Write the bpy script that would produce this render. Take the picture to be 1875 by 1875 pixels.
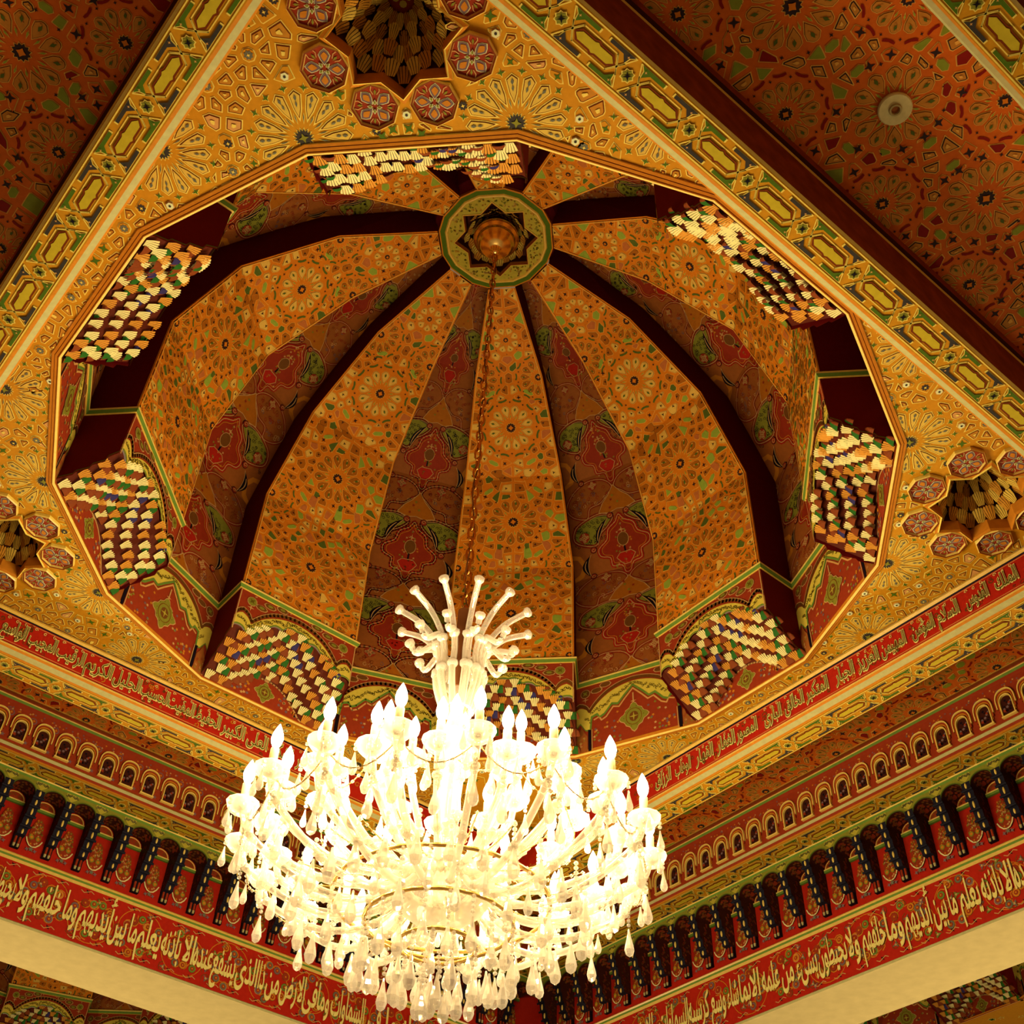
import bpy, math, random
from mathutils import Vector, Matrix
import numpy as np

for o in list(bpy.data.objects):
    bpy.data.objects.remove(o)
scene = bpy.context.scene
C = scene.collection
rng = random.Random(11)
pi, sin, cos, sqrt = math.pi, math.sin, math.cos, math.sqrt
D = pi / 180

# ------------------------------------------------------------------ camera, world, exposure
S = 3.0            # one unit of the plan (radius of the dome opening) in metres
Z0 = 7.7           # height of the ceiling under the dome
HS = sqrt(0.5)
E1 = (HS, HS)      # towards the right-hand wall
E2 = (-HS, HS)     # towards the left-hand wall
O1, O2 = -0.0065, 0.014


def W3(x, y, z):
    return Vector((x * S, y * S, z * S + Z0))


cam = bpy.data.cameras.new('camera')
cam_o = bpy.data.objects.new('camera', cam)
C.objects.link(cam_o)
yaw, pit, roll, fpx = -0.1274, 0.8014, 0.0501, 2168.5
fw = Vector((sin(yaw) * cos(pit), cos(yaw) * cos(pit), sin(pit)))
rt = Vector((cos(yaw), -sin(yaw), 0))
up = rt.cross(fw)
r2 = rt * cos(roll) + up * sin(roll)
u2 = -rt * sin(roll) + up * cos(roll)
M = Matrix((r2, u2, -fw)).transposed().to_4x4()
M.translation = W3(0.3501, -1.9904, -2.0392)
cam_o.matrix_world = M
cam.sensor_width = 36.0
cam.lens = fpx / 1875 * 36.0
cam.clip_end = 200
scene.camera = cam_o

world = bpy.data.worlds.new('world')
scene.world = world
world.use_nodes = True
bg = world.node_tree.nodes['Background']
bg.inputs[0].default_value = (1.0, 0.62, 0.30, 1)
bg.inputs[1].default_value = 0.22

scene.view_settings.view_transform = 'Standard'
scene.view_settings.look = 'None'
scene.view_settings.exposure = 0.0
scene.view_settings.gamma = 1.0
scene.view_settings.use_curve_mapping = False
cy = scene.cycles
cy.use_denoising = True
cy.max_bounces = 8
cy.diffuse_bounces = 3
cy.glossy_bounces = 3
cy.transmission_bounces = 6
cy.transparent_max_bounces = 12
cy.caustics_reflective = False
cy.caustics_refractive = False
cy.sample_clamp_indirect = 8.0

BULB_W = 27.0       # watts of each candle bulb of the chandelier
SIDE_W = 520.0       # added fill lights in the neighbouring bays
LIGHT_COL = (1.0, 0.74, 0.38)
TINT = (1.0, 0.78, 0.60)


def lamp(name, loc, watts, size, parent=None, col=LIGHT_COL):
    l = bpy.data.lights.new(name, 'POINT')
    l.energy = watts
    l.color = col
    l.shadow_soft_size = size
    o = bpy.data.objects.new(name, l)
    C.objects.link(o)
    o.location = loc
    if parent:
        o.parent = parent
    return o


# unseen fill lights added in the neighbouring bays to brighten lintels and vaults
for e1v, e2v, z in ((0.3, 2.6, -1.7), (2.6, 0.2, -1.7), (-0.9, 2.6, -1.7), (2.6, -0.9, -1.7)):
    lamp('bay_fill', W3(E1[0] * e1v + E2[0] * e2v, E1[1] * e1v + E2[1] * e2v, z), SIDE_W, 0.25)

# ------------------------------------------------------------------ materials
MATS = {}


def lin(c):
    c /= 255.0
    return c / 12.92 if c <= 0.04045 else ((c + 0.055) / 1.055) ** 2.4


def mk(name, rgb, rough=0.55, metal=0.0, noise=0.18, scale=30.0, gain=1.0, raw=False, bump=0.0):
    m = bpy.data.materials.new(name)
    m.use_nodes = True
    nt = m.node_tree
    b = nt.nodes['Principled BSDF']
    if raw:
        col = [lin(v) * gain for v in rgb]
    else:
        col = [min(0.9, max(0.002, lin(v) / t * gain * 0.62)) for v, t in zip(rgb, TINT)]
    b.inputs['Roughness'].default_value = rough
    b.inputs['Metallic'].default_value = metal
    b.inputs['Specular IOR Level'].default_value = 0.5 if rough < 0.5 else 0.04
    tc = nt.nodes.new('ShaderNodeTexCoord')
    nz = nt.nodes.new('ShaderNodeTexNoise')
    nz.inputs['Scale'].default_value = scale
    nz.inputs['Detail'].default_value = 3
    nt.links.new(tc.outputs['Object'], nz.inputs['Vector'])
    mx = nt.nodes.new('ShaderNodeMix')
    mx.data_type = 'RGBA'
    mx.inputs[6].default_value = tuple(c * (1 - noise) for c in col) + (1,)
    mx.inputs[7].default_value = tuple(min(0.95, c * (1 + noise)) for c in col) + (1,)
    nt.links.new(nz.outputs['Fac'], mx.inputs[0])
    nt.links.new(mx.outputs[2], b.inputs['Base Color'])
    if bump:
        bp = nt.nodes.new('ShaderNodeBump')
        bp.inputs['Strength'].default_value = bump
        bp.inputs['Distance'].default_value = 0.02
        nt.links.new(nz.outputs['Fac'], bp.inputs['Height'])
        nt.links.new(bp.outputs['Normal'], b.inputs['Normal'])
    MATS[name] = m
    return m


PAL = dict(
    strap=(214, 134, 22), strap_line=(255, 206, 84), brown_line=(128, 50, 10), petal=(206, 128, 34), petal_y=(232, 176, 66),
    green=(84, 102, 20), navy=(66, 54, 44), bluegrey=(116, 104, 76), white=(240, 222, 150), pink=(228, 152, 76),
    dstrap=(236, 124, 22), dline=(255, 172, 62), dcell=(186, 98, 18), dcell_y=(246, 182, 74), lime=(160, 168, 52),
    dgreen=(96, 102, 32), dnavy=(66, 36, 26), dpink=(206, 108, 46),
    gold=(232, 172, 60), goldlite=(250, 196, 88), orange=(214, 122, 28), palegrey=(196, 172, 104), olive=(142, 126, 36),
    yellow=(230, 188, 64), arabesque=(110, 84, 18), red=(184, 34, 16), redpanel=(160, 52, 22), deepred=(124, 20, 18), maroon=(112, 20, 22),
    brown=(120, 66, 22), darkbrown=(70, 26, 14), pinkbrown=(164, 84, 30), gorered=(158, 46, 20), creamline=(214, 150, 80),
    black=(26, 16, 20), navyblack=(34, 29, 36), greenpaint=(112, 132, 44), cream=(238, 206, 130), letter=(250, 212, 112),
    dome_brown=(134, 58, 22), dome_green=(46, 92, 26), dome_blue=(58, 46, 84), fan=(250, 214, 130), fan_o=(222, 138, 44),
    stone=(236, 196, 122), outer_face=(150, 58, 24), palewood=(190, 160, 96), mauve=(128, 92, 84),
    ostrap=(232, 104, 24), oline=(255, 176, 70), ocell=(214, 132, 44), olime=(150, 150, 40), odark=(60, 40, 36), ored=(150, 28, 18),
    muq_back=(96, 34, 16), cart=(208, 166, 36), letter_dark=(96, 84, 30), medallion=(186, 156, 48),
)
ROUGH = dict(gold=0.35, goldlite=0.3, maroon=0.8, deepred=0.7, stone=0.8)
for k_, v_ in PAL.items():
    mk(k_, v_, rough=ROUGH.get(k_, 0.55))
mk('stone', PAL['stone'], rough=0.85, noise=0.16, scale=9.0, bump=0.2)
mk('outer_face', PAL['outer_face'], rough=0.7, noise=0.6, scale=9.0)
mk('brass', (255, 208, 120), rough=0.22, metal=1.0, noise=0.05, raw=True)
mk('chain_gold', (214, 150, 70), rough=0.25, metal=1.0, noise=0.1, raw=True)
mk('rod', (110, 66, 34), rough=0.5, noise=0.1, raw=True)
mk('floorstone', (150, 110, 70), rough=0.6, raw=True)


def crystal(name, col, transp, gloss):
    m = bpy.data.materials.new(name)
    m.use_nodes = True
    nt = m.node_tree
    for n in list(nt.nodes):
        nt.nodes.remove(n)
    out = nt.nodes.new('ShaderNodeOutputMaterial')
    tr = nt.nodes.new('ShaderNodeBsdfTranslucent')
    df = nt.nodes.new('ShaderNodeBsdfDiffuse')
    tp = nt.nodes.new('ShaderNodeBsdfTransparent')
    gl = nt.nodes.new('ShaderNodeBsdfGlossy')
    tr.inputs[0].default_value = col
    df.inputs[0].default_value = col
    tp.inputs[0].default_value = (1.0, 0.97, 0.9, 1)
    gl.inputs['Roughness'].default_value = 0.08
    gl.inputs[0].default_value = (1, 0.97, 0.9, 1)
    m0 = nt.nodes.new('ShaderNodeMixShader')
    m1 = nt.nodes.new('ShaderNodeMixShader')
    m2 = nt.nodes.new('ShaderNodeMixShader')
    m0.inputs[0].default_value = 0.5
    nt.links.new(tr.outputs[0], m0.inputs[1])
    nt.links.new(df.outputs[0], m0.inputs[2])
    lw = nt.nodes.new('ShaderNodeLayerWeight')
    lw.inputs['Blend'].default_value = 0.35
    mp = nt.nodes.new('ShaderNodeMapRange')
    mp.inputs[1].default_value = 0.0
    mp.inputs[2].default_value = 0.75
    mp.inputs[3].default_value = transp
    mp.inputs[4].default_value = transp * 0.25
    nt.links.new(lw.outputs['Facing'], mp.inputs[0])
    nt.links.new(mp.outputs[0], m1.inputs[0])
    nt.links.new(m0.outputs[0], m1.inputs[1])
    nt.links.new(tp.outputs[0], m1.inputs[2])
    m2.inputs[0].default_value = gloss
    nt.links.new(m1.outputs[0], m2.inputs[1])
    nt.links.new(gl.outputs[0], m2.inputs[2])
    nt.links.new(m2.outputs[0], out.inputs[0])
    MATS[name] = m


crystal('crystal', (0.97, 0.95, 0.90, 1), 0.72, 0.20)
crystal('glass_tube', (0.95, 0.92, 0.84, 1), 0.80, 0.22)
m = bpy.data.materials.new('lit_bulb')
m.use_nodes = True
nt = m.node_tree
for n in list(nt.nodes):
    nt.nodes.remove(n)
out = nt.nodes.new('ShaderNodeOutputMaterial')
em = nt.nodes.new('ShaderNodeEmission')
em.inputs[0].default_value = (1.0, 0.86, 0.62, 1)
em.inputs[1].default_value = 12.0
tp = nt.nodes.new('ShaderNodeBsdfTransparent')
mx = nt.nodes.new('ShaderNodeMixShader')
mx.inputs[0].default_value = 0.5
nt.links.new(em.outputs[0], mx.inputs[1])
nt.links.new(tp.outputs[0], mx.inputs[2])
nt.links.new(mx.outputs[0], out.inputs[0])
m.cycles.emission_sampling = 'NONE'
MATS['lit_bulb'] = m


# ------------------------------------------------------------------ mesh builder (plan units, local frame)
class MB:
    def __init__(self):
        self.v, self.f, self.mi, self.names, self.sm = [], [], [], [], []

    def slot(self, mat):
        if mat not in self.names:
            self.names.append(mat)
        return self.names.index(mat)

    def poly(self, pts, mat, smooth=False):
        b = len(self.v)
        self.v.extend([tuple(p) for p in pts])
        self.f.append(tuple(range(b, b + len(pts))))
        self.mi.append(self.slot(mat))
        self.sm.append(smooth)

    def grid(self, rows, mat, closed=False, smooth=True):
        b = len(self.v)
        n = len(rows[0])
        for r in rows:
            self.v.extend([tuple(p) for p in r])
        s = self.slot(mat)
        for i in range(len(rows) - 1):
            for j in range(n if closed else n - 1):
                k = (j + 1) % n
                self.f.append((b + i * n + j, b + i * n + k, b + (i + 1) * n + k, b + (i + 1) * n + j))
                self.mi.append(s)
                self.sm.append(smooth)

    def lathe(self, prof, mat, c=(0, 0, 0), n=16, smooth=True):
        rows = []
        for r, z in prof:
            rows.append([(c[0] + r * cos(2 * pi * k / n), c[1] + r * sin(2 * pi * k / n), c[2] + z) for k in range(n)])
        self.grid(rows, mat, True, smooth)

    def tube(self, pts, rad, mat, n=8, smooth=True, cap=True):
        pts = [Vector(p) for p in pts]
        rows = []
        ref = Vector((0.31, 0.17, 0.93))
        for i, p in enumerate(pts):
            t = (pts[min(i + 1, len(pts) - 1)] - pts[max(i - 1, 0)]).normalized()
            if abs(t.dot(ref)) > 0.95:
                ref = Vector((0.9, -0.3, 0.2))
            a = t.cross(ref).normalized()
            b = t.cross(a)
            r = rad[i] if isinstance(rad, (list, tuple)) else rad
            rows.append([p + a * (r * cos(2 * pi * k / n)) + b * (r * sin(2 * pi * k / n)) for k in range(n)])
        self.grid(rows, mat, True, smooth)
        if cap:
            self.poly(rows[0], mat)
            self.poly(rows[-1], mat)

    def box(self, c, h, mat, ax=None):
        X, Y, Z = ax or (Vector((1, 0, 0)), Vector((0, 1, 0)), Vector((0, 0, 1)))
        c = Vector(c)
        P = {}
        for i in (-1, 1):
            for j in (-1, 1):
                for k in (-1, 1):
                    P[i, j, k] = c + X * (i * h[0]) + Y * (j * h[1]) + Z * (k * h[2])
        for q in (((-1, -1, -1), (-1, 1, -1), (1, 1, -1), (1, -1, -1)), ((-1, -1, 1), (1, -1, 1), (1, 1, 1), (-1, 1, 1)),
                  ((-1, -1, -1), (1, -1, -1), (1, -1, 1), (-1, -1, 1)), ((-1, 1, -1), (-1, 1, 1), (1, 1, 1), (1, 1, -1)),
                  ((-1, -1, -1), (-1, -1, 1), (-1, 1, 1), (-1, 1, -1)), ((1, -1, -1), (1, 1, -1), (1, 1, 1), (1, -1, 1))):
            self.poly([P[i] for i in q], mat)

    def build(self, name, parent=None, origin=(0, 0, 0), world=False):
        """world=True: the points are plan coordinates of the building, else local ones of the parent"""
        me = bpy.data.meshes.new(name)
        ox, oy, oz = origin
        vs = [((x - ox) * S, (y - oy) * S, (z - oz) * S) for x, y, z in self.v]
        me.from_pydata(vs, [], self.f)
        for nme in self.names:
            me.materials.append(MATS[nme])
        me.polygons.foreach_set('material_index', self.mi)
        me.polygons.foreach_set('use_smooth', self.sm)
        me.update()
        o = bpy.data.objects.new(name, me)
        C.objects.link(o)
        if parent:
            o.parent = parent
        elif world:
            o.location = W3(*origin)
        return o


def tag(o, label=None, cat=None, group=None, kind=None):
    if label:
        o['label'] = label
    if cat:
        o['category'] = cat
    if group:
        o['group'] = group
    if kind:
        o['kind'] = kind
    return o


def empty(name, p, rz=0.0, label=None, cat=None, group=None, kind=None):
    o = bpy.data.objects.new(name, None)
    C.objects.link(o)
    o.location = W3(*p)
    o.rotation_euler = (0, 0, rz)
    o.empty_display_size = 0.1
    return tag(o, label, cat, group, kind)


KIDS = {}


def copy_tree(o, parent=None):
    c = o.copy()
    C.objects.link(c)
    c.parent = parent
    for ch in [x for x in KIDS.get(o.name, ())]:
        copy_tree(ch, c)
    return c


def remember():
    KIDS.clear()
    for o in bpy.data.objects:
        if o.parent:
            KIDS.setdefault(o.parent.name, []).append(o)


# ------------------------------------------------------------------ flat pattern tools
def clip(poly, nx, ny, c):
    out_ = []
    n = len(poly)
    for i in range(n):
        a, b = poly[i], poly[(i + 1) % n]
        da, db = nx * a[0] + ny * a[1] - c, nx * b[0] + ny * b[1] - c
        if da <= 0:
            out_.append(a)
        if (da < 0 < db) or (db < 0 < da):
            t = da / (da - db)
            out_.append((a[0] + t * (b[0] - a[0]), a[1] + t * (b[1] - a[1])))
    return out_


def inset(poly, d):
    """inset of a convex polygon"""
    n = len(poly)
    area = sum(poly[i][0] * poly[(i + 1) % n][1] - poly[(i + 1) % n][0] * poly[i][1] for i in range(n))
    sg = 1 if area > 0 else -1
    res = poly
    for i in range(n):
        a, b = poly[i], poly[(i + 1) % n]
        ex, ey = b[0] - a[0], b[1] - a[1]
        L = math.hypot(ex, ey)
        if L < 1e-7:
            continue
        nx, ny = sg * ey / L, -sg * ex / L
        res = clip(res, nx, ny, nx * a[0] + ny * a[1] - d)
        if len(res) < 3:
            return []
    return res


def scaled(poly, f, c=None):
    if c is None:
        c = (sum(p[0] for p in poly) / len(poly), sum(p[1] for p in poly) / len(poly))
    return [(c[0] + (p[0] - c[0]) * f, c[1] + (p[1] - c[1]) * f) for p in poly]


def star(cx, cy_, n, ro, ri, rot=0.0):
    return [(cx + (ro if k % 2 == 0 else ri) * cos(rot + pi * k / n), cy_ + (ro if k % 2 == 0 else ri) * sin(rot + pi * k / n)) for k in range(2 * n)]


def ngon(cx, cy_, n, r, rot=0.0, sx=1.0):
    return [(cx + r * sx * cos(rot + 2 * pi * k / n), cy_ + r * sin(rot + 2 * pi * k / n)) for k in range(n)]


def local(cx, cy_, a, pts):
    """(r,t) pairs along direction a from the centre"""
    c, s = cos(a), sin(a)
    return [(cx + r * c - t * s, cy_ + r * s + t * c) for r, t in pts]


def vor(sites, mine, half, gap):
    """Voronoi cells (shrunk by half the strap) of the sites listed in mine"""
    P = np.array(sites)
    res = {}
    for i in mine:
        d = np.hypot(P[:, 0] - P[i, 0], P[:, 1] - P[i, 1])
        order = np.argsort(d)[1:22]
        x, y = sites[i]
        poly = [(x - half, y - half), (x + half, y - half), (x + half, y + half), (x - half, y + half)]
        for j in order:
            dj = d[j]
            if dj < 1e-6 or dj > 2.9 * half:
                continue
            nx, ny = (P[j, 0] - x) / dj, (P[j, 1] - y) / dj
            poly = clip(poly, nx, ny, nx * x + ny * y + dj / 2 - gap)
            if len(poly) < 3:
                break
        if len(poly) >= 3:
            res[i] = poly
    return res


class Surf:
    """paint on facets: each facet = (list of half planes to keep, mapping (u,v,h)->3d)"""
    DH = 0.0007

    def __init__(self, mb, facets):
        self.mb, self.facets = mb, facets

    def put(self, poly, mat, layer=1):
        for planes, fn in self.facets:
            p = poly
            for pl in planes:
                p = clip(p, *pl)
                if len(p) < 3:
                    break
            if len(p) >= 3:
                self.mb.poly([fn(u, v, layer * self.DH) for u, v in p], mat)

    def stroke(self, pts, w, mat, layer=1, closed=False):
        n = len(pts)
        m_ = n if closed else n - 1
        for i in range(m_):
            a, b = pts[i], pts[(i + 1) % n]
            dx, dy = b[0] - a[0], b[1] - a[1]
            L = math.hypot(dx, dy)
            if L < 1e-7:
                continue
            nx, ny = -dy / L * w / 2, dx / L * w / 2
            ex, ey = dx / L * w * 0.3, dy / L * w * 0.3
            self.put([(a[0] - ex + nx, a[1] - ey + ny), (a[0] - ex - nx, a[1] - ey - ny), (b[0] + ex - nx, b[1] + ey - ny), (b[0] + ex + nx, b[1] + ey + ny)], mat, layer)

    def cell(self, poly, fill, line, t, layer=1, rim=None, rt_=None):
        """outlined cell"""
        self.put(poly, line, layer)
        q = inset(poly, t)
        if len(q) < 3:
            return None
        if rim:
            self.put(q, rim, layer + 1)
            q = inset(q, rt_ or t)
            if len(q) < 3:
                return None
        self.put(q, fill, layer + 2)
        return q

    def starcell(self, poly, fill, line, f=0.72, layer=1):
        self.put(poly, line, layer)
        self.put(scaled(poly, f), fill, layer + 1)


def rosette16(sf, cx, cy_, k=1.0, rot=0.0, pal=None):
    p = pal or ('strap_line', 'petal_y', 'brown_line', 'navy', 'green')
    sf.starcell(star(cx, cy_, 16, 0.021 * k, 0.0145 * k, rot), p[3], p[0], 0.86)
    sf.put(star(cx, cy_, 4, 0.010 * k, 0.004 * k, rot), 'olive', 4)
    for i in range(16):
        a = rot + (i + 0.5) * pi / 8
        pet = local(cx, cy_, a, [(0.031 * k, 0), (0.055 * k, -0.0082 * k), (0.083 * k, -0.0126 * k), (0.0935 * k, 0), (0.083 * k, 0.0126 * k), (0.055 * k, 0.0082 * k)])
        q = sf.cell(pet, p[1], p[0], 0.0021 * k, 1, p[2], 0.0013 * k)
        sf.put(local(cx, cy_, a, [(0.060 * k, 0), (0.066 * k, -0.0022 * k), (0.072 * k, 0), (0.066 * k, 0.0022 * k)]), 'bluegrey', 5)
        sf.put(local(cx, cy_, a, [(0.072 * k, 0), (0.078 * k, -0.003 * k), (0.084 * k, 0), (0.078 * k, 0.003 * k)]), 'bluegrey', 5)
        a2 = rot + i * pi / 8
        x, y = cx + 0.0965 * k * cos(a2), cy_ + 0.0965 * k * sin(a2)
        sf.starcell(star(x, y, 4, 0.0098 * k, 0.0036 * k, a2), p[4], p[0], 0.72)
        sf.put(local(cx, cy_, a2, [(0.026 * k, 0), (0.040 * k, -0.0022 * k), (0.050 * k, 0), (0.040 * k, 0.0022 * k)]), p[0], 1)
        sf.put(local(cx, cy_, a2, [(0.030 * k, 0), (0.040 * k, -0.0012 * k), (0.047 * k, 0), (0.040 * k, 0.0012 * k)]), 'bluegrey', 2)


def rosette12(sf, cx, cy_, k=1.0, rot=0.0, dash='dgreen', pal=None, fillc='dcell', n=12):
    line, lime, navy, yel = pal or ('dline', 'lime', 'dnavy', 'dcell_y')
    sf.starcell(star(cx, cy_, n, 0.022 * k, 0.0165 * k, rot), navy, line, 0.88)
    sf.put(star(cx, cy_, 4, 0.010 * k, 0.006 * k, rot), 'dstrap', 4)
    for i in range(n):
        a = rot + (i + 0.5) * 2 * pi / n
        w = 0.0165 * k * 12 / n
        pet = local(cx, cy_, a, [(0.036 * k, 0), (0.060 * k, -w * 0.85), (0.074 * k, -w), (0.085 * k, -w * 0.45), (0.087 * k, 0), (0.085 * k, w * 0.45), (0.074 * k, w), (0.060 * k, w * 0.85)])
        sf.cell(pet, fillc, line, 0.0018 * k, 1, 'brown_line', 0.001 * k)
        sf.put(local(cx, cy_, a, [(0.062 * k, 0), (0.070 * k, -0.004 * k), (0.078 * k, 0), (0.070 * k, 0.004 * k)]), 'dgreen', 5)
        sf.put(local(cx, cy_, a, [(0.058 * k, -0.002 * k), (0.062 * k, -0.005 * k), (0.065 * k, -0.001 * k)]), yel, 5)
        sf.put(local(cx, cy_, a, [(0.072 * k, 0.002 * k), (0.078 * k, 0.006 * k), (0.080 * k, 0.001 * k)]), yel, 5)
        a2 = rot + i * 2 * pi / n
        sf.cell(local(cx, cy_, a2, [(0.030 * k, 0), (0.044 * k, -0.003 * k), (0.052 * k, 0), (0.044 * k, 0.003 * k)]), 'lime', line, 0.001 * k)
        if dash:
            sf.put(local(cx, cy_, a, [(0.104 * k, -0.017 * k), (0.1005 * k, -0.008 * k), (0.1005 * k, 0.008 * k), (0.104 * k, 0.017 * k), (0.110 * k, 0.016 * k), (0.107 * k, 0), (0.110 * k, -0.016 * k)]), dash, 2)
        sf.put(star(cx + 0.098 * k * cos(a2), cy_ + 0.098 * k * sin(a2), 4, 0.005 * k, 0.002 * k, a2), navy, 2)


def poisson(n_try, gen, rmin, taken, r2):
    """random sites from gen() at least rmin apart and clear of the taken circles (x,y,r)"""
    pts = []
    G = {}
    for _ in range(n_try):
        p = gen()
        if p is None:
            continue
        if any((p[0] - x) ** 2 + (p[1] - y) ** 2 < r * r for x, y, r in taken):
            continue
        gx, gy = int(p[0] // rmin), int(p[1] // rmin)
        ok = True
        for i in (-1, 0, 1):
            for j in (-1, 0, 1):
                for q in G.get((gx + i, gy + j), ()):
                    if (p[0] - q[0]) ** 2 + (p[1] - q[1]) ** 2 < rmin * rmin:
                        ok = False
        if ok:
            G.setdefault((gx, gy), []).append(p)
            pts.append(p)
    return pts


def fill_girih(sf, pts, guards, half, gap, line, choices, t=0.0021, cap=0.027, base=None):
    """small interlace cells around the rosettes"""
    sites = list(pts) + list(guards)
    cells = vor(sites, range(len(pts)), cap, gap)
    for i, poly in cells.items():
        h = rng.random()
        acc = 0
        for kind, w, fill, rim in choices:
            acc += w
            if h <= acc:
                break
        x, y = sites[i]
        if kind == 'cell':
            q = sf.cell(poly, fill, line, t, 1, rim, t * 0.9 if rim else None)
            if q and rim:
                sf.put(scaled(q, 0.35), line, 5)
        elif kind == 'eye':
            sf.cell(poly, base or 'strap', line, t)
            sf.cell(ngon(x, y, 6, 0.0095, h * 6), fill, 'pink', t * 0.7, 4)
            sf.put(ngon(x, y, 6, 0.0028, 0.3), 'navy', 7)
        elif kind == 'star':
            a = rng.random() * pi
            sf.cell(poly, base or 'strap', line, t)
            sf.put(star(x, y, 4, half * 0.72, half * 0.26, a), fill, 4)
        elif kind == 'flower':
            a = rng.random() * pi
            sf.cell(poly, base or 'strap', line, t)
            sf.put(star(x, y, 8, half * 0.56, half * 0.40, a), fill, 4)
            sf.put(star(x, y, 4, half * 0.24, half * 0.09, a), line, 5)


def to_plan(a1, a2):
    return (E1[0] * a1 + E2[0] * a2, E1[1] * a1 + E2[1] * a2)


# ------------------------------------------------------------------ the ceiling round the dome
AP = cos(11.25 * D)          # apothem of the opening
HALF = 1.05                  # half of the square
STARS = [(1.195, 0.0), (-1.195, 0.0), (0.0, -1.195)]
COFF = to_plan(O1, O2)


def in_square(x, y, m_=0.0):
    a1, a2 = (x * E1[0] + y * E1[1]) - O1, (x * E2[0] + y * E2[1]) - O2
    return abs(a1) < HALF - m_ and abs(a2) < HALF - m_


def star_hole(c):
    rot = math.atan2(c[1], c[0])
    return star(c[0], c[1], 8, 0.117, 0.0895, rot)


def flat_with_holes(mb, outer, holes, z, mat):
    import bmesh
    bm = bmesh.new()
    for loop in [outer] + holes:
        vs = [bm.verts.new((p[0], p[1], 0)) for p in loop]
        for i in range(len(vs)):
            bm.edges.new((vs[i], vs[(i + 1) % len(vs)]))
    bmesh.ops.triangle_fill(bm, use_beauty=True, edges=bm.edges[:], normal=(0, 0, -1))
    bm.verts.ensure_lookup_table()
    for f in bm.faces:
        mb.poly([(v.co.x, v.co.y, z) for v in f.verts], mat)
    bm.free()


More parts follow.
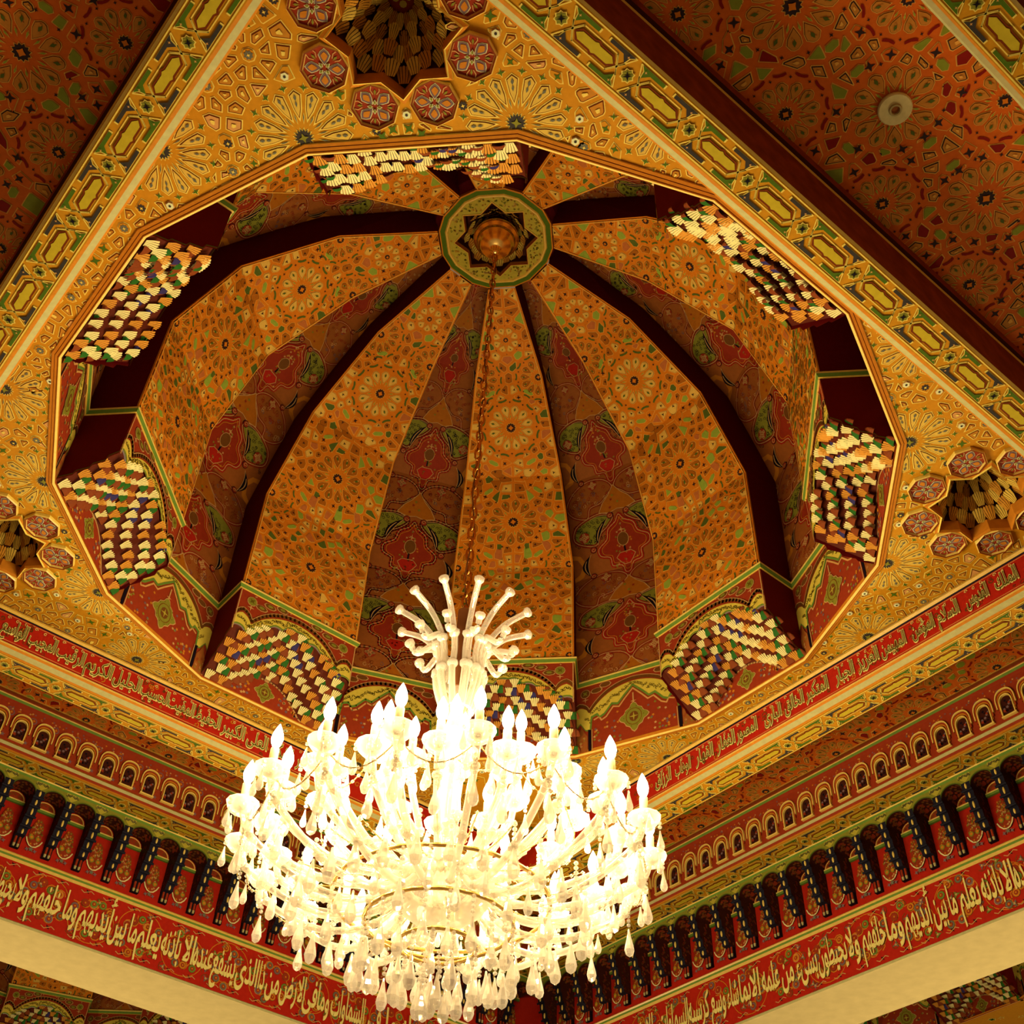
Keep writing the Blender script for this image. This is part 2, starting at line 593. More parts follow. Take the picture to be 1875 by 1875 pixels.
def build_ceiling():
    mb = MB()
    rim = [(cos((11.25 + 22.5 * k) * D), sin((11.25 + 22.5 * k) * D)) for k in range(16)]
    sq = [to_plan(O1 + a, O2 + b) for a, b in ((HALF, HALF), (-HALF, HALF), (-HALF, -HALF), (HALF, -HALF))]
    flat_with_holes(mb, sq, [rim] + [star_hole(c) for c in STARS], 0.0, 'strap')
    planes_sq = []
    for n, o in ((E1, O1), (E2, O2)):
        planes_sq.append((n[0], n[1], HALF + o))
        planes_sq.append((-n[0], -n[1], HALF - o))
    # facets: one per side of the opening
    fac = []
    for k in range(16):
        a = 22.5 * k * D
        pl = [(-cos(a), -sin(a), -AP)] + planes_sq
        for sgn in (-1, 1):
            b = a + sgn * 11.25 * D
            pl.append((-sin(b) * sgn, cos(b) * sgn, 0.0) if sgn > 0 else (sin(b), -cos(b), 0.0))
        pl2 = [pl[0]] + planes_sq + [(-sin(a + 11.25 * D), cos(a + 11.25 * D), 0.0), (sin(a - 11.25 * D), -cos(a - 11.25 * D), 0.0)]
        fac.append((pl2, lambda u, v, h: (u, v, -h)))
    sf = Surf(mb, fac)
    ros = []
    for sx in (-1, 1):
        for sy in (-1, 1):
            ros += [(sx * 0.197, sy * 1.012), (sx * 1.006, sy * 0.197), (sx * 0.470, sy * 1.006), (sx * 0.992, sy * 0.475)]
    for x, y in ros:
        rosette16(sf, x, y, 1.0, math.atan2(y, x))
    guards = []
    for x, y in ros:
        for i in range(24):
            guards.append((x + 0.089 * cos(i * pi / 12), y + 0.089 * sin(i * pi / 12)))
    taken = [(x, y, 0.112) for x, y in ros] + [(c[0], c[1], 0.112) for c in STARS]
    for c in STARS:
        for k in range(8):
            a = math.atan2(c[1], c[0]) + (k + 0.5) * 45 * D
            taken.append((c[0] + 0.142 * cos(a), c[1] + 0.142 * sin(a), 0.049))
            for i in range(10):
                guards.append((c[0] + 0.142 * cos(a) + 0.036 * cos(i * pi / 5), c[1] + 0.142 * sin(a) + 0.036 * sin(i * pi / 5)))
    # small eight-petalled rosettes first, then single cells, mirrored over the eight-fold plan
    r8 = random.Random(5)

    def wedge():
        a1, a2 = r8.uniform(0, HALF), r8.uniform(0, HALF)
        if a2 > a1 - 0.013 or a2 < 0.013:
            return None
        x, y = to_plan(a1, a2)
        return (x, y) if x * x + y * y > 0.985 ** 2 else None

    minis = poisson(2500, wedge, 0.098, [(x, y, 0.142) for x, y in ros] + [(c[0], c[1], 0.235) for c in [(1.195, 0), (0, 1.195)]], 0)
    wt = [(x, y, 0.112) for x, y in ros] + [(x, y, 0.055) for x, y in minis]
    for c in ((1.195, 0.0), (0.0, 1.195)):
        wt.append((c[0], c[1], 0.118))
        for k in range(8):
            a = math.atan2(c[1], c[0]) + (k + 0.5) * pi / 4
            wt.append((c[0] + 0.142 * cos(a), c[1] + 0.142 * sin(a), 0.049))
    singles = poisson(9000, wedge, 0.0285, wt, 0)

    def mirror(p):
        res = []
        a1, a2 = p[0] * E1[0] + p[1] * E1[1], p[0] * E2[0] + p[1] * E2[1]
        for s1 in (-1, 1):
            for s2 in (-1, 1):
                for sw in (0, 1):
                    b1, b2 = (a2, a1) if sw else (a1, a2)
                    res.append(to_plan(s1 * b1 + O1, s2 * b2 + O2))
        return res

    clear = lambda p: not any((p[0] - x) ** 2 + (p[1] - y) ** 2 < r * r for x, y, r in taken)
    mini_all = [q for p in minis for q in mirror(p) if clear(q)]
    ring, cent = [], []
    for x, y in mini_all:
        cent.append((x, y))
        for i in range(8):
            a = (i + 0.5) * pi / 4 + 0.2
            q = (x + 0.0345 * cos(a), y + 0.0345 * sin(a))
            ring.append(q)
    single_all = [q for p in singles for q in mirror(p) if clear(q)]
    for c in STARS:
        ca, sa = c[0] / 1.195, c[1] / 1.195
        for r_, t_ in ((1.016, 0.0), (1.016, 0.030), (1.016, -0.030), (1.016, 0.060), (1.016, -0.060), (1.043, 0.0), (1.052, 0.104), (1.052, -0.104), (1.098, 0.128), (1.098, -0.128), (1.135, 0.128), (1.135, -0.128)):
            single_all.append((ca * r_ - sa * t_, sa * r_ + ca * t_))
    # ring of pale eyes between the rosettes and the rest
    eyes = []
    for x, y in ros:
        for i in range(16):
            a = math.atan2(y, x) + (i + 0.5) * pi / 8
            q = (x + 0.1135 * cos(a), y + 0.1135 * sin(a))
            if clear((q[0] * 1.0 + 0.0, q[1])) and in_square(*q) and q[0] ** 2 + q[1] ** 2 > 0.99 and not any((q[0] - e[0]) ** 2 + (q[1] - e[1]) ** 2 < 0.030 ** 2 for e in eyes + single_all):
                eyes.append(q)
    fill_girih(sf, ring, cent + single_all + eyes + guards, 0.0165, 0.0042, 'strap_line', [('cell', 1.0, 'petal', 'brown_line')])
    fill_girih(sf, cent, ring, 0.0165, 0.0042, 'strap_line', [('flower', 1.0, 'bluegrey', None)])
    fill_girih(sf, eyes, ring + single_all + guards, 0.0115, 0.0040, 'strap_line', [('eye', 0.5, 'white', None), ('star', 0.4, 'green', None), ('cell', 0.1, 'pink', 'brown_line')])
    fill_girih(sf, single_all, ring + cent + eyes + guards, 0.0165, 0.0042, 'strap_line',
               [('cell', 0.34, 'petal', 'brown_line'), ('star', 0.27, 'green', None), ('eye', 0.10, 'white', None), ('cell', 0.13, 'pink', 'brown_line'),
                ('flower', 0.16, 'navy', None)])
    o = mb.build('ceiling', world=True, origin=(0, 0, 0))
    tag(o, 'square ceiling of orange interlace with sixteen-rayed stars around the dome', 'ceiling', kind='structure')
    # moulded edge of the opening
    mb = MB()
    prof = [(1.0015, -0.0015, 'strap_line'), (1.0005, -0.004, 'orange'), (0.9945, -0.005, 'brown_line'), (0.993, -0.006, 'orange'), (0.9875, -0.007, 'brown_line'), (0.986, -0.008, 'orange'),
            (0.984, -0.009, 'goldlite'), (0.979, -0.006, 'orange'), (0.979, 0.004, 'orange')]
    for (ra, za, ma), (rb, zb, _) in zip(prof, prof[1:]):
        for k in range(16):
            q = []
            for r, z, kk in ((ra, za, k), (ra, za, k + 1), (rb, zb, k + 1), (rb, zb, k)):
                a = (11.25 + 22.5 * kk) * D
                rr = 1.0 + (r - 0.9812)
                q.append((rr * cos(a), rr * sin(a), z))
            mb.poly(q, ma)
    o = mb.build('trim_1', world=True)
    tag(o, 'orange moulding around the sixteen-sided opening of the dome', 'moulding', kind='structure')


build_ceiling()


# ------------------------------------------------------------------ fans and niches of carved plasterwork
def fan(mb, c, X, Y, Z, w, h, lean, mat, teeth=5):
    """palmette: narrow foot, wide toothed top, leaning forward along Y"""
    c = Vector(c)
    for i in range(teeth):
        a0 = (i + 0.08) / teeth * 2 - 1
        a1 = (i + 0.86) / teeth * 2 - 1
        am = (a0 + a1) / 2
        bow = lambda a: lean * (1 - 0.35 * a * a)
        mb.poly([c + X * (a0 * w * 0.28) - Z * (h * 0.5), c + X * (a1 * w * 0.28) - Z * (h * 0.5),
                 c + X * (a1 * w * 0.40) + Y * (bow(a1) * 0.35), c + X * (a0 * w * 0.40) + Y * (bow(a0) * 0.35)], mat, True)
        mb.poly([c + X * (a0 * w * 0.40) + Y * (bow(a0) * 0.35), c + X * (a1 * w * 0.40) + Y * (bow(a1) * 0.35),
                 c + X * (a1 * w * 0.5) + Y * bow(a1) + Z * (h * 0.42), c + X * (am * w * 0.5) + Y * bow(am) + Z * (h * (0.58 - 0.2 * am * am)), c + X * (a0 * w * 0.5) + Y * bow(a0) + Z * (h * 0.42)], mat, True)


def domelet(mb, c, X, Y, Z, w, h, mat, mat2):
    """small hooded niche: rounded shell, painted cap on one side"""
    c = Vector(c)
    n, m_ = 8, 3
    rows = []
    for j in range(m_ + 1):
        b = j / m_ * pi / 2
        rows.append([c + X * (w / 2 * cos(pi * i / n)) * (1 - 0.0) + Z * (h * sin(pi * i / n) * cos(b)) + Y * (w * 0.22 * sin(b) * sin(pi * i / n) ** 0.7) for i in range(n + 1)])
    for j in range(m_):
        for i in range(n):
            mm = mat2 if i in (3, 4, 5, 6) else mat
            mb.poly([rows[j][i], rows[j][i + 1], rows[j + 1][i + 1], rows[j + 1][i]], mm, True)


CELLS = {}


def cell(parent, at, fmat, dmat):
    """one muqarnas cell: a fan and the hooded niche beside it"""
    key = (fmat, dmat)
    if key not in CELLS:
        X, Y, Z = Vector((1, 0, 0)), Vector((0, -0.62, -0.78)), Vector((0, -0.78, 0.62))
        mb = MB()
        fan(mb, Y * 0.0035, X, Y, Z, 0.0300, 0.0275, 0.0070, fmat)
        domelet(mb, X * 0.020 + Y * 0.0030 - Z * 0.0120, X, Y, Z, 0.0270, 0.0235, 'dome_brown', dmat)
        o = mb.build('muqarnas_cell', parent)
        CELLS[key] = o
    else:
        o = CELLS[key].copy()
        C.objects.link(o)
        o.parent = parent
    o.location = Vector(at) * S
    return o


# ------------------------------------------------------------------ dome bays
RP = [(0.8447, 0.2487), (0.849, 0.6434), (0.7273, 0.962), (0.4738, 1.1839), (0.1842, 1.2949)]      # raised panel: radius, height
RWD = [0.2005, 0.1991, 0.1657, 0.1158, 0.0447]
RC = [(AP, 0.2487), (0.997, 0.7093), (0.860, 1.0522), (0.545, 1.312), (0.196, 1.430)]          # recessed panel
RCW = [0.1951, 0.205, 0.178, 0.122, 0.05]


def gore_surface(mb, levels, widths, base):
    """facets of a bay in its own frame: x along, y outward from the foot of the bay (r = AP), z up"""
    fac = []
    v0 = 0.0
    vs = [0.0]
    for (ra, za), (rb, zb), wa, wb in zip(levels, levels[1:], widths, widths[1:]):
        L = math.hypot(rb - ra, zb - za)
        dr, dz = (rb - ra) / L, (zb - za) / L
        nr, nz = -dz, dr                  # towards the room
        if nz > 0:
            nr, nz = dz * 0 - dz, dr
        k = (wb - wa) / L
        den = sqrt(1 + k * k)
        pl = [(0, -1, -v0), (0, 1, v0 + L), (1 / den, -k / den, (wa - k * v0) / den - 0.004), (-1 / den, -k / den, (wa - k * v0) / den - 0.004)]

        def fn(u, v, h, ra=ra, za=za, dr=dr, dz=dz, v0=v0, nr=nr, nz=nz):
            return (u, ra - AP + dr * (v - v0) + nr * h, za + dz * (v - v0) + nz * h)
        fac.append((pl, fn))
        mb.poly([fn(-wa, v0, 0), fn(wa, v0, 0), fn(wb, v0 + L, 0), fn(-wb, v0 + L, 0)], base)
        v0 += L
        vs.append(v0)
    return Surf(mb, fac), vs


def paint_gore(sf, vs):
    G = []
    guards = []
    W_ = lambda v: float(np.interp(v, vs, RWD))
    for i in range(4):
        vc = (vs[i] + vs[i + 1]) / 2
        if i < 3:
            k = (1.0, 0.98, 0.9)[i]
            rosette12(sf, 0, vc, k, 0.13 * (i % 2), 'dgreen' if i == 2 else None, None, 'dcell_y' if i == 2 else 'dcell')
            G.append((0, vc, 0.092 * k if i < 2 else 0.114 * k))
        else:
            rosette12(sf, 0, vc - 0.02, 0.5, 0, None, None, 'dcell_y', 8)
            G.append((0, vc - 0.02, 0.048))
        for s in (-1, 1):
            if i == 2:
                break
            u = s * (W_(vs[i]) - 0.014)
            if i == 0:
                rosette12(sf, u, vs[0] + 0.02, 0.72, 0.2)
                G.append((u, vs[0] + 0.02, 0.082))
            else:
                rosette12(sf, u, vs[i] + (0.01 if i == 1 else 0), 0.72, 0.2)
                G.append((u, vs[i] + (0.01 if i == 1 else 0), 0.082))
        for s in (-1, 1):
            for t in (-1, 1):
                if i < 3:
                    u, v = s * W_(vc) * 0.46, vc + t * 0.118
                    a = math.atan2(t * 0.118, u)
                    hexa = local(u, v, a + pi / 2, [(-0.021, 0), (-0.012, -0.008), (0.012, -0.008), (0.021, 0), (0.012, 0.008), (-0.012, 0.008)])
                    sf.cell(hexa, 'lime', 'dline', 0.0016)
                    G.append((u, v, 0.022))
    for (x, y, r) in G:
        for j in range(20):
            guards.append((x + (r - 0.014) * cos(j * pi / 10), y + (r - 0.014) * sin(j * pi / 10)))
    r8 = random.Random(3)

    def gen():
        v = r8.uniform(0, vs[-1])
        w = W_(v) - 0.014
        u = r8.uniform(0.0, w)
        return (u, v) if u > 0.011 or u < 0.0015 else None
    half = poisson(7000, gen, 0.0265, G, 0)
    pts = []
    for u, v in half:
        pts.append((u, v))
        if u > 0.005:
            pts.append((-u, v))
    sites = pts + guards
    cells = vor(sites, range(len(pts)), 0.025, 0.0040)
    for i, poly in cells.items():
        h = rng.random()
        if h < 0.5:
            sf.cell(poly, 'dcell_y' if rng.random() < 0.4 else 'dcell', 'dline', 0.0015, 1, 'brown_line', 0.0008)
            x, y = sites[i]
            sf.put(star(x, y, 3, 0.006, 0.002, h * 9), 'dnavy', 5)
        elif h < 0.63:
            sf.cell(poly, 'dpink', 'dline', 0.0015)
        elif h < 0.75:
            x, y = sites[i]
            sf.cell(poly, 'dgreen', 'dline', 0.0018)
        elif h < 0.84:
            sf.cell(poly, 'lime', 'dline', 0.0017)
        else:
            x, y = sites[i]
            sf.cell(poly, 'dstrap', 'dline', 0.0015)
            sf.put(star(x, y, 4, 0.0085, 0.0032, h * 40), 'dnavy', 4)
    # plain border
    for s in (-1, 1):
        for i in range(4):
            sf.stroke([(s * (RWD[i] - 0.006), vs[i]), (s * (RWD[i + 1] - 0.006), vs[i + 1])], 0.003, 'dline', 6)
    sf.stroke([(-0.2, vs[0] + 0.006), (0.2, vs[0] + 0.006)], 0.004, 'dline', 6)


def arc_pts(x0, z0, x1, z1, bulge, n=8):
    res = []
    for i in range(n + 1):
        t = i / n
        b = 4 * t * (1 - t) * bulge
        dx, dz = x1 - x0, z1 - z0
        L = math.hypot(dx, dz)
        res.append((x0 + dx * t - dz / L * b, z0 + dz * t + dx / L * b))
    return res


def arch_outer():
    left = arc_pts(-0.2, 0.150, -0.178, 0.171, 0.003, 3) + arc_pts(-0.178, 0.171, -0.145, 0.142, 0.006, 4)[1:] + arc_pts(-0.145, 0.142, 0.0, 0.222, 0.021, 12)[1:]
    return left + [(-x, z) for x, z in left[::-1][1:]]


def scallops(pts, bulge, n=5):
    res = [pts[0]]
    for a, b in zip(pts, pts[1:]):
        res += arc_pts(a[0], a[1], b[0], b[1], bulge * math.hypot(b[0] - a[0], b[1] - a[1]), n)[1:]
    return res


IN_L = [(-0.2, 0.088), (-0.186, 0.112), (-0.154, 0.092), (-0.132, 0.118), (-0.108, 0.133), (-0.086, 0.152), (-0.045, 0.163), (0.0, 0.182)]
IN_PTS = IN_L + [(-x, z) for x, z in IN_L[::-1][1:]]
IN_CURVE = scallops(IN_PTS, 0.22)


def z_in(s):
    return float(np.interp(s, [p[0] for p in IN_CURVE], [p[1] for p in IN_CURVE]))


def z_bot(s):
    return max(0.0, 0.082 * (1 - (abs(s) / 0.125) ** 2))


def arabesque(sf, zlo, zhi, xs, n, mat, layer, rad=0.006):
    """little curled leaves along the yellow band"""
    for i in range(n):
        x = xs[0] + (xs[1] - xs[0]) * (i + 0.5) / n
        a, b = zlo(x), zhi(x)
        if b - a < 0.012:
            continue
        z = (a + b) / 2 + rng.uniform(-0.3, 0.3) * (b - a) * 0.4
        st = rng.uniform(0, 6.28)
        sf.stroke([(x + rad * (0.4 + 0.08 * k) * cos(st + k * 0.9), z + rad * (0.4 + 0.08 * k) * sin(st + k * 0.9)) for k in range(6)], 0.0022, mat, layer)


def cartouche(sf, cx, cz, w, h, layer):
    pts = []
    for k in range(32):
        a = 2 * pi * k / 32
        r = 1 + 0.16 * cos(4 * a) + 0.10 * cos(8 * a)
        pts.append((cx + w * r * cos(a), cz + h * r * sin(a)))
    sf.put(pts, 'creamline', layer)
    sf.put(scaled(pts, 0.93, (cx, cz)), 'olive', layer + 1)
    sf.stroke([(cx + w * 0.62 * cos(a), cz + h * 0.66 * sin(a)) for a in [k * pi / 10 for k in range(20)]], 0.0018, 'brown_line', layer + 2, True)
    sf.put(ngon(cx, cz, 10, h * 0.42, 0, w / h * 0.9), 'brown', layer + 2)
    sf.put(star(cx, cz, 4, h * 0.36, h * 0.08, 0), 'medallion', layer + 3)
    sf.put(star(cx, cz + h * 1.3, 4, 0.010, 0.003, pi / 2), 'creamline', layer)
    for k in range(10):
        a = k * 0.63
        sf.put(ngon(cx + w * 0.8 * cos(a), cz + h * 0.8 * sin(a), 4, 0.002), 'arabesque', layer + 3)


def moulding(mb, path, prof):
    """path: plan points (x,y); prof: (offset towards the room, z, material)"""
    n = len(path)
    offs = []
    for i in range(n):
        nv = Vector((0, 0))
        for a, b in ((i - 1, i), (i, i + 1)):
            if a >= 0 and b < n:
                d_ = Vector((path[b][0] - path[a][0], path[b][1] - path[a][1])).normalized()
                nv += Vector((d_.y, -d_.x))
        nv = nv.normalized()
        if 0 < i < n - 1:
            d_ = Vector((path[i][0] - path[i - 1][0], path[i][1] - path[i - 1][1])).normalized()
            nv = nv / max(0.4, nv.dot(Vector((d_.y, -d_.x))))
        offs.append(nv)
    for (oa, za, ma), (ob, zb, _) in zip(prof, prof[1:]):
        rows = [[(path[i][0] + offs[i].x * o_, path[i][1] + offs[i].y * o_, z_) for i in range(n)] for o_, z_ in ((oa, za), (ob, zb))]
        mb.grid(rows, ma, False, False)


GREEN_MOULD = [(0.0, 0.259, 'gold'), (0.006, 0.259, 'gold'), (0.009, 0.255, 'goldlite'), (0.008, 0.250, 'greenpaint'), (0.004, 0.240, 'gold'), (0.0, 0.239, 'gold')]


def make_raised(name):
    root = empty(name, (0, 0, 0))
    mb = MB()
    sf, vs = gore_surface(mb, RP, RWD, 'dstrap')
    paint_gore(sf, vs)
    tag(mb.build('painted_face', root), 'orange curved face painted with twelve-rayed stars')
    # side cheeks, dark red
    for s in (-1, 1):
        mb = MB()
        outer = [(AP + 0.02, 0.2487), (1.10, 0.71), (0.98, 1.12), (0.62, 1.40), (0.20, 1.50)]
        for i in range(4):
            a, b = RP[i], RP[i + 1]
            mb.poly([(s * RWD[i], a[0] - AP, a[1]), (s * RWD[i + 1], b[0] - AP, b[1]), (s * RWD[i + 1], outer[i + 1][0] - AP, outer[i + 1][1]), (s * RWD[i], outer[i][0] - AP, outer[i][1])], 'maroon')
            mb.poly([(s * (RWD[i] + 0.0006), a[0] - AP + 0.0, a[1]), (s * (RWD[i + 1] + 0.0006), b[0] - AP, b[1]), (s * (RWD[i + 1] + 0.0006), b[0] - AP + 0.004, b[1]), (s * (RWD[i] + 0.0006), a[0] - AP + 0.004, a[1])], 'dline')
        # below the green moulding, down to the stepped corbel
        cur = [(0.845, 0.088), (0.868, 0.074), (0.872, 0.058), (0.900, 0.047), (0.905, 0.034), (0.935, 0.024), (0.940, 0.014), (0.985, 0.0)]
        poly = [(s * 0.2005, 0.845 - AP, 0.2487)] + [(s * 0.2005, r - AP, z) for r, z in cur] + [(s * 0.2005, 0.02, 0.0), (s * 0.2005, 0.02, 0.2487)]
        mb.poly(poly, 'deepred')
        for (ra, za), (rb, zb) in zip(cur, cur[1:]):
            mb.poly([(s * 0.2012, ra - AP, za), (s * 0.2012, rb - AP, zb), (s * 0.2012, rb - AP, zb + 0.004), (s * 0.2012, ra - AP, za + 0.004)], 'redpanel')
            mb.poly([(s * 0.2012, ra - AP, za + 0.004), (s * 0.2012, rb - AP, zb + 0.004), (s * 0.2012, rb - AP, zb + 0.007), (s * 0.2012, ra - AP, za + 0.007)], 'greenpaint')
        tag(mb.build('side', root), 'plain dark red side')
    mb = MB()
    yb = 0.845 - AP
    moulding(mb, [(-0.2005, 0.0), (-0.2005, yb), (0.2005, yb), (0.2005, 0.0)], [(-0.001, 0.262, 'gold')] + [(o_, z_, m_) for o_, z_, m_ in GREEN_MOULD])
    tag(mb.build('moulding', root), 'green and gold moulding')
    # spandrel above the corbel: red corners, brown line, yellow band
    mb = MB()
    fn = lambda u, v, h: (u, yb - h, v)
    sf = Surf(mb, [([(1, 0, 0.2), (-1, 0, 0.2)], fn)])
    ao = arch_outer()
    n = len(IN_CURVE)
    top = [(-0.2, 0.245), (0.2, 0.245)]
    # face with the scalloped lower edge, as strips so that it stays simple
    xs = [p[0] for p in IN_CURVE]
    for a, b in zip(IN_CURVE, IN_CURVE[1:]):
        if b[0] - a[0] > 1e-6:
            mb.poly([fn(a[0], a[1], 0), fn(b[0], b[1], 0), fn(b[0], 0.245, 0), fn(a[0], 0.245, 0)], 'redpanel')
    zo = lambda x: float(np.interp(x, [p[0] for p in ao], [p[1] for p in ao]))
    N = 90
    for i in range(N):
        x0, x1 = -0.2 + 0.4 * i / N, -0.2 + 0.4 * (i + 1) / N
        y0, y1 = max(zo(x0) - 0.012, z_in(x0)), max(zo(x1) - 0.012, z_in(x1))
        sf.put([(x0, z_in(x0)), (x1, z_in(x1)), (x1, y1), (x0, y0)], 'yellow', 1)
        sf.put([(x0, z_in(x0)), (x1, z_in(x1)), (x1, z_in(x1) + 0.005), (x0, z_in(x0) + 0.005)], 'greenpaint', 2)
    sf.stroke(ao, 0.0115, 'brown', 2)
    sf.stroke([(x, z + 0.006) for x, z in ao], 0.0022, 'creamline', 3)
    arabesque(sf, z_in, lambda x: zo(x) - 0.008, (-0.19, 0.19), 64, 'arabesque', 3)
    for s in (-1, 1):
        sf.stroke([(s * 0.1975, 0.09), (s * 0.1975, 0.24)], 0.003, 'creamline', 4)
        cx = s * 0.158
        sf.put(ngon(cx, 0.209, 12, 0.0165), 'creamline', 3)
        sf.put(ngon(cx, 0.209, 12, 0.0145), 'olive', 4)
        sf.put(star(cx, 0.209, 4, 0.011, 0.004, pi / 4), 'arabesque', 5)
        sf.put(star(cx, 0.186, 4, 0.012, 0.003, pi / 2), 'creamline', 3)
        for u, v in ((0.10, 0.222), (0.06, 0.232), (0.125, 0.202)):
            sf.put(ngon(s * u, v, 8, 0.011, 0, 1.9), 'creamline', 3)
            sf.put(ngon(s * u, v, 8, 0.0092, 0, 1.9), 'brown', 4)
            sf.put(ngon(s * u, v, 6, 0.005, 0, 1.9), 'olive', 5)
        for k in range(9):
            sf.put(star(s * rng.uniform(0.03, 0.19), rng.uniform(0.226, 0.242), 4, 0.004, 0.0015, k), 'creamline', 3)
    tag(mb.build('spandrel', root), 'red spandrel with yellow scalloped arch')
    # corbel of fans and hooded niches
    mq = MB()
    Ns, Nt = 40, 6
    rows = []
    for j in range(Nt + 1):
        t = j / Nt
        rows.append([(-0.2 + 0.4 * i / Ns, 0.845 - AP + 0.132 * t + 0.004, z_in(-0.2 + 0.4 * i / Ns) * (1 - t) + z_bot(-0.2 + 0.4 * i / Ns) * t) for i in range(Ns + 1)])
    mq.grid(rows, 'muq_back', False, False)
    corb = mq.build('muqarnas', root)
    tag(corb, 'muqarnas corbel of cream and orange fans with dark niches')
    pw, ph = 0.0400, 0.0168
    rm = random.Random(21)
    j = 0
    z = 0.009
    while z < 0.190:
        off = 0 if j % 2 else pw / 2
        for i in range(-6, 7):
            s = i * pw + off
            if abs(s) > 0.192 or z > z_in(s) - 0.003 or z < z_bot(s) - 0.002:
                continue
            t = (z_in(s) - z) / max(0.03, z_in(s) - z_bot(s))
            y = 0.845 - AP + 0.132 * min(1, max(0, t))
            cell(corb, (s, y, z), 'fan' if rm.random() < 0.62 else 'fan_o', rm.choice(('dome_brown', 'dome_green', 'dome_blue', 'dome_brown', 'dome_green')))
        z += ph
        j += 1
    # red foot with a green cartouche, against the wall below the corbel
    mb = MB()
    pts = [(-0.13 + 0.26 * i / 26, z_bot(-0.13 + 0.26 * i / 26)) for i in range(27)]
    mb.poly([(-0.2, -0.004, 0.0)] + [(x, -0.004, z) for x, z in pts] + [(0.2, -0.004, 0.0), (0.2, -0.004, -0.004), (-0.2, -0.004, -0.004)], 'redpanel')
    sf = Surf(mb, [([(1, 0, 0.2)], lambda u, v, h: (u, -0.004 - h, v))])
    sf.stroke(pts, 0.005, 'creamline', 1)
    cartouche(sf, 0.0, 0.038, 0.028, 0.030, 2)
    for s in (-1, 1):
        for k in range(14):
            x = s * rng.uniform(0.04, 0.11)
            zz = rng.uniform(0.006, max(0.01, z_bot(x) - 0.01))
            sf.put(star(x, zz, 5, 0.006, 0.003, k), ('mauve', 'orange', 'creamline')[k % 3], 2)
    tag(mb.build('foot_panel', root), 'red panel with a green cartouche')
    return root


def curl(sf, x, y, r, turn, mat, w, layer, st=0.0):
    pts = []
    for k in range(9):
        a = st + turn * k * 0.72
        rr = r * (1 - 0.085 * k)
        pts.append((x + rr * cos(a), y + rr * sin(a)))
    sf.stroke(pts, w, mat, layer)


def smooth(pts, n=4, closed=True):
    res = []
    m_ = len(pts)
    for i in range(m_ if closed else m_ - 1):
        if closed:
            a, b, c, d = pts[i - 1], pts[i], pts[(i + 1) % m_], pts[(i + 2) % m_]
        else:
            a, b, c, d = pts[max(0, i - 1)], pts[i], pts[i + 1], pts[min(m_ - 1, i + 2)]
        for k in range(n):
            t = k / n
            res.append(tuple(0.5 * (2 * q[1] + (q[2] - q[0]) * t + (2 * q[0] - 5 * q[1] + 4 * q[2] - q[3]) * t * t + (3 * q[1] - q[0] - 3 * q[2] + q[3]) * t ** 3) for q in zip(a, b, c, d)))
    if not closed:
        res.append(pts[-1])
    return res


def knot(sf, x, y, k, layer):
    sf.put(ngon(x, y, 8, k * 1.9, pi / 8), 'gorered', layer)
    for i in (-1, 0, 1):
        for q in (-1, 1):
            c, s_ = cos(q * pi / 4), sin(q * pi / 4)
            ox, oy = -s_ * i * k * 0.62, c * i * k * 0.62
            sf.stroke([(x + ox - c * k, y + oy - s_ * k), (x + ox + c * k, y + oy + s_ * k)], k * 0.26, 'creamline', layer + 1)
    for a in range(4):
        sf.stroke([(x + k * 1.15 * cos(a * pi / 2) + k * 0.42 * cos(b), y + k * 1.15 * sin(a * pi / 2) + k * 0.42 * sin(b)) for b in [i_ * pi / 3 for i_ in range(6)]], k * 0.24, 'creamline', layer + 1, True)


